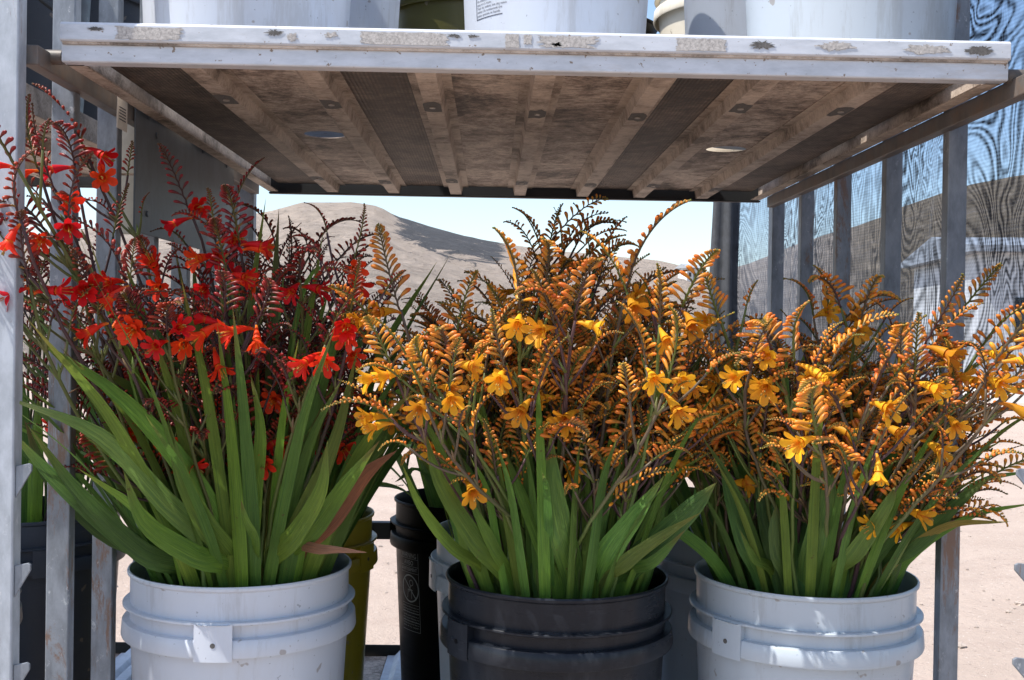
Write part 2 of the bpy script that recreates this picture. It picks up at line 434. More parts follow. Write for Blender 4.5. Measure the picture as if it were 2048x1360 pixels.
def make_shelf(label, z0, detail=True, dx=0.0, group=None):
    """z0 = height of the lip's lower edge; deck top is 36 mm above it"""
    e = empty('rack_shelf', (dx, 0, z0), label, 'shelf', group)
    # front lip: two steps, upper one proud, with a rounded groove between
    prof = [(FY-.006, .0225), (FY-.0075, .024), (FY-.0075, .041), (FY-.005, .044), (FY+.012, .044), (FY+.012, .038), (FY+.002, .037), (FY+.002, .003), (FY+.018, .0025), (FY+.018, 0), (FY, 0), (FY-.0015, .0015), (FY-.0015, .0195), (FY+.001, .021)]
    MB().prism(prof, 'x', LX, RX).obj('front_lip', 'lip', e, bevel=.0006)
    if detail:
        MB().box(LX+.002, RX-.002, FY-.0042, FY+.001, .0195, .0228).obj('groove_line', 'rib', e)  # tan strip set along the groove between the two steps
    ed = [LX+.02]+RIBS+[RX-.02]
    zt, zb = .036, .018
    for i in range(len(ed)-1):
        x0, x1 = ed[i]+.001, ed[i+1]-.001
        m = 'dirt_corr' if i in (0, 2, 5, 7) else 'dirt'
        if not detail: m = 'dirt'
        if (i-1) in HOLES and detail:
            b = panel_with_hole(x0, x1, FY+.02, BY-.018, zb, zb+.0015, HOLES[i-1])
        elif i-1 == 5: b = MB().box(x0, x1, FY+.02, BY-.018, zb, zb+.0015)
        else: b = MB().box(x0, x1, FY+.02, BY-.018, zb, zb+.0015)
        b.obj('underside_panel', 'dirt' if i == 6 else m, e)
        # ribbed upper deck (galvanised), a shallow channel each side of the rib
        if i-1 not in HOLES:
            t = MB()
            w = x1-x0; prof = [(x0, zt-.014), (x0+w*.12, zt-.014), (x0+w*.22, zt), (x0+w*.42, zt), (x0+w*.5, zt-.010), (x0+w*.58, zt), (x0+w*.78, zt), (x0+w*.88, zt-.014), (x1, zt-.014), (x1, zt-.0155), (x0, zt-.0155)]
            t.prism(prof, 'y', FY+.02, BY-.018).obj('deck_sheet', 'deck', e, bevel=.0008)
    for x in RIBS:
        s = 1 if x > .1 else -1
        r = MB(); b = .0150
        # flange + hat section
        prof = [(x-b-.012, .0165), (x-b-.012, .0178), (x+b+.012, .0178), (x+b+.012, .0165), (x+b, .0165), (x+b-.003, .0005), (x-b+.003, .0005), (x-b, .0165)]
        r.prism(prof, 'y', FY+.019, BY-.012).obj('rib', 'rib', e, bevel=.0008)
        if detail:
            for y in (1.47, 2.22):
                q = Vector((x+random.uniform(-.002, .002), y+random.uniform(-.04, .04), .0))
                bt = MB(); bt.tube([q+Vector((0, 0, -.0012)), q+Vector((0, 0, .0009))], .0042, 10)
                bt.obj('bolt', 'bolt', e, autos=True)
                st = MB(); nn = 18
                st.v.append(q+Vector((0, 0, .0002)))
                for k in range(nn):
                    a = 2*PI*k/nn; rr_ = .019*(1+.5*noise.noise(Vector((math.cos(a)*2, math.sin(a)*2, x*30))))
                    st.v.append(q+Vector((max(-.0118, min(.0118, rr_*math.cos(a)*1.1)), rr_*math.sin(a)*1.5, .0002)))
                for k in range(nn): st.f.append((0, 1+k, 1+(k+1) % nn))
                st.obj('grease_stain', 'chip', e)
    for sx, x in ((1, LX), (-1, RX)):
        prof = [(x, 0), (x+sx*.020, 0), (x+sx*.020, .0025), (x+sx*.004, .0045), (x+sx*.004, .036), (x+sx*.014, .0375), (x+sx*.014, .040), (x, .040)]
        MB().prism(prof if sx > 0 else prof[::-1], 'y', FY+.0125, BY-.0125).obj('side_lip', 'rib', e, bevel=.0006)
    MB().prism([(BY, -.004), (BY-.016, -.004), (BY-.016, -.0015), (BY-.003, .0005), (BY-.003, .040), (BY, .040)], 'x', LX, RX).obj('back_lip', 'black', e)
    if not detail: return e
    # worn sticker residue and chips on the upper step of the front lip
    def blotch(px0, px1, y0, y1, mt, name, rag=.25, seed=0):
        X0, X1 = P(px0, 60, FY).x, P(px1, 60, FY).x
        za, zb_ = .024+.0165*y0, .024+.0165*y1
        mb = MB(); n = 110; cx, cz = (X0+X1)/2, (za+zb_)/2; hw, hh = (X1-X0)/2, (zb_-za)/2
        pts = []
        for k in range(n):
            a = 2*PI*k/n; c, s = math.cos(a), math.sin(a)
            q = 1/max(abs(c), abs(s)) if rag < .4 else 1
            f = 1-rag*(.5+.9*noise.noise(Vector((c*3, s*3, seed*7.1)))+.7*noise.noise(Vector((c*11, s*11, seed*3.3)))+.4*noise.noise(Vector((c*30, s*30, seed))))
            pts.append((cx+hw*min(1, max(-1, c*q*f)), cz+hh*min(1, max(-1, s*q*f))))
        y_ = FY-.0075-.0004
        mb.prism(pts, 'y', y_, y_-.0004)
        # order swapped to (x, y, z) by prism('y') with profile (x, z)
        return mb.obj(name, mt, e)
    for k, (a, b, y0, y1, mt, rg) in enumerate([(234, 372, .02, .95, 'residue', .2), (178, 215, .55, .92, 'chip', .6), (530, 572, .45, .98, 'chip', .7), (575, 600, .1, .8, 'residue', .5), (650, 680, .4, .9, 'residue', .6),
        (722, 900, .05, .93, 'residue', .12), (893, 928, .6, .9, 'chip', .7), (935, 960, .62, .9, 'chip', .7), (1010, 1039, .0, .97, 'residue', .12), (1047, 1064, .25, .97, 'residue', .3), (1070, 1198, .08, .95, 'residue', .3), (1100, 1125, .1, .5, 'chip', .6),
        (1348, 1452, .05, .95, 'residue', .15), (1495, 1548, .25, .9, 'chip', .6), (1625, 1710, .2, .95, 'residue', .5), (1800, 1900, .1, .9, 'residue', .4), (1921, 1985, .1, .9, 'chip', .45)]):
        blotch(a, b, y0, y1, mt, 'sticker_residue' if mt == 'residue' else 'paint_chip', rg, k)
    return e
make_shelf('upper shelf with scuffed white front lip and dusty tan ribbed underside', CAMZ+.294)
sh2 = make_shelf('lower galvanised shelf that the front flower buckets stand on', .5-.036, False)
shn = make_shelf('neighbouring rack shelf with dark underside beyond the left side panel', CAMZ+.30, False, -1.25)
for o in shn.children:
    if o.name.startswith('deck'): o.data.materials[0] = M['steel']

# ------------------------------------------------------------------ rack frame
rack = empty('flower_rack', (0.05, 1.8, 0), 'galvanised steel flower rack frame with slatted sides holding the shelves', 'rack')
def rp(mb, name, m, **k):
    o = mb.obj(name, m, None, **k); o.parent = rack; o.matrix_parent_inverse = Matrix.Translation(rack.location).inverted(); return o
TOP = 2.35
XL, XR = -.514, .607       # inner faces of the side panels
rp(MB().box(XL-.06, XL, 1.20, 1.222, .12, TOP), 'post', 'post', bevel=.002)
rp(MB().box(.611, .671, 1.20, 1.222, .12, TOP), 'post', 'post', bevel=.002)
rp(MB().box(XL-.035, XL, 2.38, 2.41, .12, TOP), 'post', 'steel', bevel=.002)
rp(MB().box(XR, XR+.027, 2.376, 2.41, .12, TOP), 'post', 'steel', bevel=.002)
for y in (1.36, 1.516, 1.69, 1.87, 2.05, 2.23):
    rp(MB().box(XL-.028, XL, y, y+.02, .17, TOP-.02), 'slat', 'steel', bevel=.0015)
for y in (1.458, 1.69, 1.93, 2.154):
    rp(MB().box(XR, XR+.026, y, y+.02, .17, TOP-.02), 'slat', 'steel', bevel=.0015)
def rail(x0, x1, z0, z1, m='steel_dirty'):
    rp(MB().box(x0, x1, 1.222, 2.378, z0, z1), 'side_rail', m, bevel=.0015)
rail(XL-.006, XL+.012, H+.284, H+.306); rail(XR-.012, XR+.004, H+.275, H+.298)
for z in (.14, TOP-.05):
    rail(XL-.030, XL-.002, z, z+.028, 'steel'); rail(XR+.002, XR+.028, z, z+.028, 'steel')
rail(XL-.006, XL+.012, .44, .462); rail(XR-.012, XR+.004, .44, .462)
for z0, z1 in ((.735, .772), (.455, .478), (.13, .16), (TOP-.05, TOP-.02)):
    rp(MB().box(XL, XR, 2.425, 2.45, z0, z1), 'back_rail', 'black', bevel=.0015)
# shelf stubs that carry the front of the shelves
for z in (H+.302, .47):
    for x0, x1 in ((XL-.001, LX-.003), (RX+.003, XR+.02)):
        rp(MB().tube([Vector((x0, 1.262, z)), Vector((x1, 1.262, z))], .0085, 16), 'shelf_peg', 'steel_dirty', autos=True)
# saw-tooth shelf hooks on the front posts
def hook(x, s, z, w=.017):
    prof = [(x, z-.034), (x+s*w*.12, z-.030), (x+s*w, z-.004), (x+s*w, z+.002), (x+s*w*.85, z+.004), (x, z+.001)]
    if s < 0: prof = prof[::-1]
    return MB().prism(prof, 'y', 1.204, 1.2075)
zc = P(40, 935, 1.2).z
for k in range(0, 7):
    z = zc - .1085*k
    rp(hook(XL+.0005, 1, z), 'shelf_hook', 'steel', bevel=.0005)
zc = P(2040, 945, 1.2).z
for k in range(0, 7):
    z = zc-.105*k
    rp(hook(.6105, -1, z, .026), 'shelf_hook', 'steel', bevel=.0005)
# sheet metal plate, riveted to the left side
rp(MB().box(XL+.013, XL+.0155, 1.545, 2.13, H+.13, H+.325), 'side_plate', 'plate', bevel=.0006)
for y, z in ((1.60, .30), (1.64, .28), (1.85, .20), (1.95, .19), (2.02, .2), (2.07, .3), (1.60, .16), (1.9, .3)):
    rp(MB().tube([Vector((XL+.0155, y, H+z)), Vector((XL+.0175, y, H+z))], .0045, 10), 'rivet', 'plate', autos=True)
rp(MB().box(XL+.0125, XL+.0135, 1.475, 1.515, H+.262, H+.303), 'paper_tag', 'paper')
for k in range(5): rp(MB().box(XL+.0136, XL+.0139, 1.482, 1.508, H+.29-k*.004, H+.2915-k*.004), 'printed_line', 'ink')
# cream card holder between the slats
ch = empty('card_holder', (XL-.022, 1.60, H+.13), 'cream plastic card holder hanging behind the left side slats', 'card holder')
MB().box(-.035, .02, 0, .003, 0, .085).obj('lower_sleeve', 'cream', ch, bevel=.002)
MB().box(-.035, .02, 0, .003, .088, .16).obj('upper_sleeve', 'cream', ch, bevel=.002)

# ------------------------------------------------------------------ buckets
def make_bucket(name, x, y, z, m, label, ear=0, group=None, sc=1.0, rz=0):
    e = empty(name, (x, y, z), label, 'bucket', group)
    e.scale = (sc, sc, sc)
    h = .37
    prof = [(.0, .006), (.126, .006), (.129, .0), (.1315, .003), (.1325, .012), (.1465, h-.092), (.1475, h-.088), (.1475, h-.008), (.1492, h-.007), (.1512, h-.005), (.1516, h-.002), (.1505, h), (.1485, h), (.147, h-.003), (.1445, h-.01), (.1435, h-.09), (.129, .012), (0, .012)]
    b = MB().lathe(prof, 128); b.obj('pail', m, e, autos=True)
    def ring(r0, za, zb, t=.0022, r1=None):
        r1 = r1 or r0
        pr = [(.1474, za), (r0-t*.6, za), (r0, za+t*.5), (r1, zb-t*.5), (r1-t*.6, zb), (.1474, zb)]
        return pr
    MB().lathe(ring(.157, h-.0475, h-.0435, .0018), 128).obj('upper_flange', m, e, autos=True)
    big = [(.1474, h-.065), (.156, h-.066), (.1575, h-.068), (.1588, h-.086), (.1578, h-.0885), (.1558, h-.0885), (.155, h-.069), (.1474, h-.068)]
    MB().lathe(big, 128).obj('lower_flange', m, e, autos=True)
    for da in (0, PI):
        a0 = -PI/2+ear+da; n = 10; w = .0225/.158; r0, r1 = .1475, .1596
        mb = MB(); za, zb = h-.0905, h-.0455
        for zz in (za, zb):
            for rr_ in (r0, r1):
                for k in range(n+1):
                    a = a0-w+2*w*k/n; mb.v.append(Vector((rr_*math.cos(a), rr_*math.sin(a), zz)))
        q = n+1
        for k in range(n):
            mb.f += [(q+k, q+k+1, 3*q+k+1, 3*q+k), (k, k+1, q+k+1, q+k)[::-1], (2*q+k, 2*q+k+1, 3*q+k+1, 3*q+k)]
        mb.f += [(0, q, 3*q, 2*q)[::-1], (n, q+n, 3*q+n, 2*q+n)]
        er = mb.obj('handle_ear', m, e, bevel=.0015)
        c = Vector((math.cos(a0), math.sin(a0), 0))
        p = c*r1+Vector((0, 0, h-.071))
        MB().tube([p-c*.002, p+c*.0006], .0032, 14).obj('handle_pivot', 'chip' if m != 'charcoal' else 'blackp', er, autos=True)
    return e
ZS = .50
def ang(px, cx, r): return math.asin(max(-1, min(1, (px-cx)/r)))
B_L = (-.342, 1.54); B_C = (.0955, 1.5); B_R = (.4415, 1.52)
make_bucket('bucket', *B_L, ZS, 'white', 'white plastic bucket at the front left holding the red flowers', 0)
make_bucket('bucket', *B_C, ZS, 'charcoal', 'charcoal grey plastic bucket at the front holding orange flowers, between two white buckets', -R(57))
make_bucket('bucket', *B_R, ZS, 'white2', 'pale grey white plastic bucket at the front right holding orange flowers', -R(54))
Y_ = (-.355, 1.97); K_ = (-.033, 2.17); A_ = (.0635, 1.83); W_ = (.437, 1.86); O_ = (.36, 2.22)
make_bucket('bucket', *Y_, ZS, 'olive', 'mustard yellow plastic bucket standing behind the front left white bucket', 1.2)
blk = make_bucket('bucket', *K_, ZS, 'blackp', 'black plastic bucket with a grey printed warning label behind the gap between the front buckets', 1.4)
make_bucket('bucket', *A_, ZS, 'white2', 'pale bucket right behind the charcoal front bucket, mostly hidden by it', -1.3)
make_bucket('bucket', *W_, ZS, 'white2', 'pale grey bucket behind the gap between the charcoal and the front right bucket', 1.0)
make_bucket('bucket', *O_, ZS, 'darkolive', 'olive bucket in the back row, only a sliver showing beside the charcoal bucket', .9)
ZU = CAMZ+.294+.036
make_bucket('bucket', -.338, 1.513, ZU, 'white', 'white bucket base on the left of the upper shelf, nearest the left post', .4)
make_bucket('bucket', -.317, 1.975, ZU, 'white_thin', 'greyish white bucket on the upper shelf partly hidden behind the left white one', 1.1)
make_bucket('bucket', -.063, 2.2, ZU, 'darkolive', 'dark olive bucket at the back of the upper shelf left of the labelled white bucket', .5)
ulab = make_bucket('bucket', .092, 1.695, ZU, 'white', 'white bucket with a torn printed French label in the middle of the upper shelf', 2.0)
make_bucket('bucket', .215, 2.30, ZU, 'blackp', 'narrow black bucket at the back of the upper shelf right of the labelled bucket', 0, sc=.82)
make_bucket('bucket', .47, 2.16, ZU, 'beige', 'cream bucket at the back of the upper shelf with curved flanges showing', .8)
make_bucket('bucket', .461, 1.84, ZU, 'white_thin', 'white bucket on the upper shelf just behind the right front one', .8)
make_bucket('bucket', .485, 1.505, ZU, 'white2', 'large pale white bucket at the right front of the upper shelf', .3)
make_bucket('bucket', -.81, 1.97, ZS, 'slate', 'slate grey bucket on the neighbouring rack seen low between the left slats', .55)
make_bucket('bucket', -.80, 1.50, ZS, 'slate', 'slate grey bucket low on the neighbouring rack just left of the front post', .2)
make_bucket('bucket', -.83, 2.20, ZU+.006, 'slate', 'slate grey bucket on the neighbouring upper shelf, the one nearest the left white bucket', .3)
make_bucket('bucket', -.83, 1.86, ZU+.006, 'slate', 'slate grey bucket on the neighbouring upper shelf in the middle of its row', 1.3)
make_bucket('bucket', -.81, 1.52, ZU+.006, 'slate', 'slate grey bucket on the neighbouring upper shelf directly behind the left front post', .9)
make_shelf('lower shelf of the neighbouring rack at the far left', .5-.036, False, -1.25)
MB().tube([P(60, -25, 1.5), P(85, 0, 1.5), P(160, 57, 1.5)], .0045, 8).obj('strap', 'black')
tag(bpy.data.objects['strap'], 'thin black strap slanting behind the top of the left front post', 'strap')

# printing wrapped on the buckets
def text_verts(body, size, align='LEFT'):
    cu = bpy.data.curves.new('t', 'FONT'); cu.body = body; cu.size = size; cu.align_x = align; cu.resolution_u = 3
    o = bpy.data.objects.new('t', cu); COL.objects.link(o)
    dg = bpy.context.evaluated_depsgraph_get(); me = bpy.data.meshes.new_from_object(o.evaluated_get(dg))
    v = [tuple(q.co) for q in me.vertices]; f = [tuple(p.vertices) for p in me.polygons]
    bpy.data.objects.remove(o); bpy.data.curves.remove(cu); bpy.data.meshes.remove(me)
    return v, f
class Wrap:
    """flat drawing (u across, v up, metres) laid on a slightly tapered round wall"""
    def __init__(s, a0, zb): s.mb = MB(); s.a0 = a0; s.zb = zb
    def pt(s, u, v):
        z = s.zb+v; r = .1325+(.1465-.1325)*(z-.012)/.266+.0005
        a = s.a0+u/r; return Vector((r*math.cos(a), r*math.sin(a), z))
    def add(s, v, f, du, dv):
        b = len(s.mb.v); s.mb.v += [s.pt(p[0]+du, p[1]+dv) for p in v]; s.mb.f += [tuple(b+i for i in q) for q in f]
    def text(s, t, u, v, size, width=None):
        vv, ff = text_verts(t, size)
        if width and vv:
            w = max(p[0] for p in vv); vv = [(p[0]*width/w, p[1], 0) for p in vv]
        s.add(vv, ff, u, v)
    def line(s, u0, v0, u1, v1, t):
        n = 12; d = Vector((u1-u0, v1-v0)); k = Vector((-d.y, d.x)).normalized()*t/2
        vv = []; ff = []
        for i in range(n+1):
            p = Vector((u0, v0))+d*i/n; vv += [(p.x+k.x, p.y+k.y), (p.x-k.x, p.y-k.y)]
        for i in range(n): ff.append((2*i, 2*i+1, 2*i+3, 2*i+2))
        s.add(vv, ff, 0, 0)
    def circle(s, cu, cv, r, t):
        n = 40; vv = []; ff = []
        for i in range(n):
            a = 2*PI*i/n
            for q in (r, r-t): vv.append((cu+q*math.cos(a), cv+q*math.sin(a)))
        for i in range(n):
            j = (i+1) % n; ff.append((2*i, 2*i+1, 2*j+1, 2*j))
        s.add(vv, ff, 0, 0)
w = Wrap(-PI/2-R(59), .125)
w.line(0, 0, 0, .12, .0011); w.line(0, 0, .055, 0, .0011)
for k, t in enumerate(['petite quantité de liquide.', "même s'ils contiennent une", 'Tenir les enfants loin des seaux', "seau et s'y noyer.", 'Un enfant peut tomber dans un']):
    w.text(t, .0022, .0035+k*.0052, .0048)
w.line(.001, .0305, .07, .0305, .0005)
for k, t in enumerate(["s'y noyer même dans une", 'Ne jamais laisser un enfant']): w.text(t, .0022, .033+k*.0052, .0048)
w.mb.obj('printed_label', 'ink', ulab)
w = Wrap(-PI/2-R(64), .128)
W2 = .058
w.line(W2, 0, W2, .152, .0008); w.line(0, 0, W2, 0, .0008)
w.text('WARNING', .004, .140, .0125, .049); w.text('AVISO', .014, .126, .0125, .030); w.text('AVERTISSEMENT', .004, .1145, .009, .050)
for v in (.111, .138, .0505, .035, .0175, .1235): w.line(.002, v, W2, v, .0006)
w.circle(.031, .081, .0265, .0026); w.line(.012, .0995, .050, .0625, .0022)
w.line(.022, .062, .026, .080, .0012); w.line(.036, .062, .036, .080, .0012); w.line(.024, .078, .040, .078, .0012); w.circle(.036, .092, .006, .0012); w.line(.034, .086, .028, .074, .0012)
for k, t in enumerate(['Children can fall into bucket and', 'drown. Keep children away from', 'bucket with even a small amount', 'Los niños pueden caerse en un', 'cubo y ahogarse. Mantenga a los', 'niños lejos del cubo.', 'Un enfant peut tomber dans un', "seau et s'y noyer."]):
    w.text(t, .003, .044-k*.0052-(0.001 if k > 2 else 0), .0042, .052)
w.mb.obj('printed_label', 'greyink', blk)

# ------------------------------------------------------------------ shade net
def net_mat():
    m, n, l, b = mat('black_shade_net')
    tc = n.new('ShaderNodeTexCoord')
    mp = n.new('ShaderNodeMapping'); mp.inputs['Scale'].default_value = (1, 1.0, 1.0); l.new(tc.outputs['Object'], mp.inputs[0])
    # two layers of fine mesh: the beat between them follows their wrinkles
    a = nz(n, l, 3.4, 2.5, .5, stretch=(1, 1.7, .9), dist=.8)
    c = math_(n, l, 'SINE', math_(n, l, 'MULTIPLY', a, 175))
    a2 = nz(n, l, 7, 2, .5, stretch=(1, 1, .7), dist=1.2)
    c2 = math_(n, l, 'SINE', math_(n, l, 'MULTIPLY', a2, 120))
    s = math_(n, l, 'MULTIPLY_ADD', c, .5, .5); s2 = math_(n, l, 'MULTIPLY_ADD', c2, .5, .5)
    sx = n.new('ShaderNodeSeparateXYZ'); l.new(tc.outputs['Object'], sx.inputs[0])
    th = math_(n, l, 'MULTIPLY_ADD', math_(n, l, 'SINE', math_(n, l, 'MULTIPLY', sx.outputs[2], 1150)), .5, .5)
    amp = ramp(n, l, nz(n, l, 2.3, 2, .5, stretch=(1, 1.6, 1)), [(.35, (.45,)*3), (.6, (1,)*3)])
    f = math_(n, l, 'MULTIPLY', math_(n, l, 'ADD', math_(n, l, 'MULTIPLY', s, .62), math_(n, l, 'MULTIPLY', s2, .16)), amp)
    f = math_(n, l, 'ADD', f, math_(n, l, 'MULTIPLY_ADD', th, .12, .20))
    b.inputs['Base Color'].default_value = (.03, .04, .06, 1); b.inputs['Roughness'].default_value = .6
    t = n.new('ShaderNodeBsdfTransparent'); t.inputs[0].default_value = (.80, .88, 1, 1)
    mx = n.new('ShaderNodeMixShader'); l.new(f, mx.inputs[0]); l.new(t.outputs[0], mx.inputs[1]); l.new(b.outputs[0], mx.inputs[2])
    l.new(mx.outputs[0], n['Material Output'].inputs[0])
    return m
M['net'] = net_mat(); M['fold'] = simple('gathered_net', (.055, .06, .068), .8, 0, .3, 40)
net = empty('shade_net', (.72, 2.2, 1.15), 'dark see-through shade net with wood-grain ripples hung behind the right side slats', 'shade net')
mb = MB(); ny, nzv = 90, 50
for i in range(ny+1):
    for j in range(nzv+1):
        y = 1.05+2.12*i/ny; z = lerp(1.13, 2.45, j/nzv)
        x = .715+.012*math.sin(y*9+z*1.3)+.010*noise.noise(Vector((y*3, z*2, 4)))
        zz = z + (.03*noise.noise(Vector((y*2.2, 0, 8))) if j == 0 else 0)
        mb.v.append(Vector((x-.72, y-2.2, zz-1.15)))
for i in range(ny):
    for j in range(nzv):
        a = i*(nzv+1)+j; mb.f.append((a, a+1, a+nzv+2, a+nzv+1))
mb.obj('net_cloth', 'net', net, smooth=True)
mb = MB(); segs = 28; rows = 40
for j in range(rows+1):
    z = lerp(.2, 2.45, j/rows)
    cx = .665+.006*noise.noise(Vector((z*2, 1, 1))); cy2 = 3.14
    for k in range(segs):
        a = 2*PI*k/segs
        r = .033*(1+.28*math.sin(5*a+z*1.5)+.2*noise.noise(Vector((math.cos(a)*2, math.sin(a)*2, z*2.2))))
        mb.v.append(Vector((cx+r*math.cos(a)-.72, cy2+r*math.sin(a)-2.2, z-1.15)))
for j in range(rows):
    for k in range(segs):
        k2 = (k+1) % segs; mb.f.append((j*segs+k, j*segs+k2, (j+1)*segs+k2, (j+1)*segs+k))
mb.obj('gathered_edge', 'fold', net, smooth=True)

# ------------------------------------------------------------------ flowers
PAL = {
 'orange': dict(tipbud=(.17, .17, .03), young=(.44, .27, .035), ripe=(.82, .33, .028), end=(.82, .18, .025), cal=(.13, .075, .05), axis=[(.10, .055, .06), (.13, .17, .04), (.12, .09, .06)], petal=(.90, .47, .025), petal2=(.88, .27, .02), throat=(.85, .30, .03)),
 'red': dict(tipbud=(.10, .055, .02), young=(.10, .024, .014), ripe=(.24, .015, .011), end=(.36, .018, .011), cal=(.075, .028, .022), axis=[(.085, .045, .05), (.11, .12, .035), (.07, .04, .04)], petal=(.86, .028, .013), petal2=(.62, .014, .010), throat=(.85, .30, .03)),
}
def add_bud(mb, p, d, up, L, W, cols, curve=.25, seg=6):
    """club shaped bud: thin tube at the calyx, swelling to a rounded tip, nodding a little"""
    d = d.normalized(); up = (up-d*up.dot(d)).normalized(); q = d.cross(up)
    prof = [(0, .36), (.2, .42), (.4, .62), (.62, .90), (.80, 1.0), (.94, .72), (1.0, .25)]
    b = len(mb.v); n = len(prof)
    for i, (t, w) in enumerate(prof):
        c = p + d*(L*t) - up*(curve*L*t*t*.6) + up*(curve*L*.35*t)
        if t < .25: col = cols[0]
        elif t < .7: col = cols[1]
        else: col = cols[2]
        for k in range(seg):
            a = 2*PI*k/seg
            mb.v.append(c + up*(math.cos(a)*W*.5*w) + q*(math.sin(a)*W*.5*w)); mb.c.append(col)
    for i in range(n-1):
        for k in range(seg):
            k2 = (k+1) % seg; mb.f.append((b+i*seg+k, b+i*seg+k2, b+(i+1)*seg+k2, b+(i+1)*seg+k))
    mb.f.append(tuple(b+(n-1)*seg+k for k in range(seg)))
def make_spike(kind, seed, L, nb, bend, big=.023, young=0.0):
    rnd = random.Random(seed); pal = PAL[kind]; mb = MB()
    ax = rnd.choice(pal['axis'])
    pts = []; N = nb; s_list = []; s = 0
    sp = [lerp(1.0, .30, (i/(N-1))**.9) for i in range(N)]; tot = sum(sp)
    p = Vector((0, 0, 0)); pts.append(p.copy()); tang = []
    for i in range(N):
        t = (s+sp[i]/2)/tot; th = bend*t**1.6
        T = Vector((math.sin(th), 0, math.cos(th)))
        zig = (.22 if i % 2 else -.22)
        T = (T+Vector((0, zig, 0))).normalized()
        p = p+T*(sp[i]/tot*L); pts.append(p.copy()); tang.append(T); s += sp[i]
    rad = [lerp(.0017, .0007, i/N) for i in range(N+1)]
    axc = [lc(ax, pal['tipbud'], (i/N)**2*.7) for i in range(N+1)]
    mb.tube(pts, rad, 5, axc)
    for i in range(N):
        if 2 < i < N-3 and rnd.random() < .03: continue
        t = i/(N-1); T = tang[i]; side = 1 if i % 2 else -1
        upv = Vector((-T.z, 0, T.x))          # upper side of the arch
        age = max(0, 1-t**1.6-young+rnd.uniform(-.06, .06)); age = min(1, age)
        Lb = lerp(.0042, big*rnd.uniform(.8, 1.08), age**1.05)*rnd.uniform(.85, 1.1); Wb = lerp(.0022, .0059 if kind == 'orange' else .0054, age**.8)*rnd.uniform(.9, 1.1)
        if i < 5 and age > .6 and rnd.random() < .55: Lb *= rnd.uniform(1.15, 1.5); Wb *= 1.12
        an = lerp(.40, 1.0, age**.6)+rnd.uniform(-.18, .18)
        dirv = T*math.cos(an)+(Vector((0, side, 0))*.86+upv*.42)*math.sin(an)
        body = lc(pal['tipbud'], pal['young'], min(1, age*2.4)) if age < .42 else lc(pal['young'], pal['ripe'], min(1, (age-.42)*3))
        end = lc(pal['tipbud'], pal['end'], min(1, age*1.7)); end = lc(end, pal['ripe'], rnd.uniform(0, .7))
        mixb = lc(body, pal['cal'], .0)
        cal = lc(pal['cal'], pal['tipbud'], rnd.uniform(0, .6)); body = lc(body, pal['cal'], rnd.uniform(0, .35)); mixb = body
        if kind == 'red' and rnd.random() < .35: cal = (.30, .15, .03)
        add_bud(mb, pts[i+1], dirv, Vector((0, 0, 1)) if abs(dirv.z) < .9 else Vector((1, 0, 0)), Lb, Wb, (cal, mixb, end), .3+.2*rnd.random())
        # little bract
        add_bud(mb, pts[i+1]-T*.001, (dirv+T*.6), Vector((0, 0, 1)), Lb*.24+.0016, Wb*.5, (cal, cal, lc(cal, ax, .5)), .1, 4)
    # terminal cluster
    for k in range(3):
        add_bud(mb, pts[-1], tang[-1]+Vector((0, rnd.uniform(-.4, .4), rnd.uniform(-.2, .4))), Vector((0, 0, 1)), .005, .0022, (pal['tipbud'],)*3, .2, 4)
    me = mb.mesh('bud_spike'); me.materials.append(M['bud']); return me
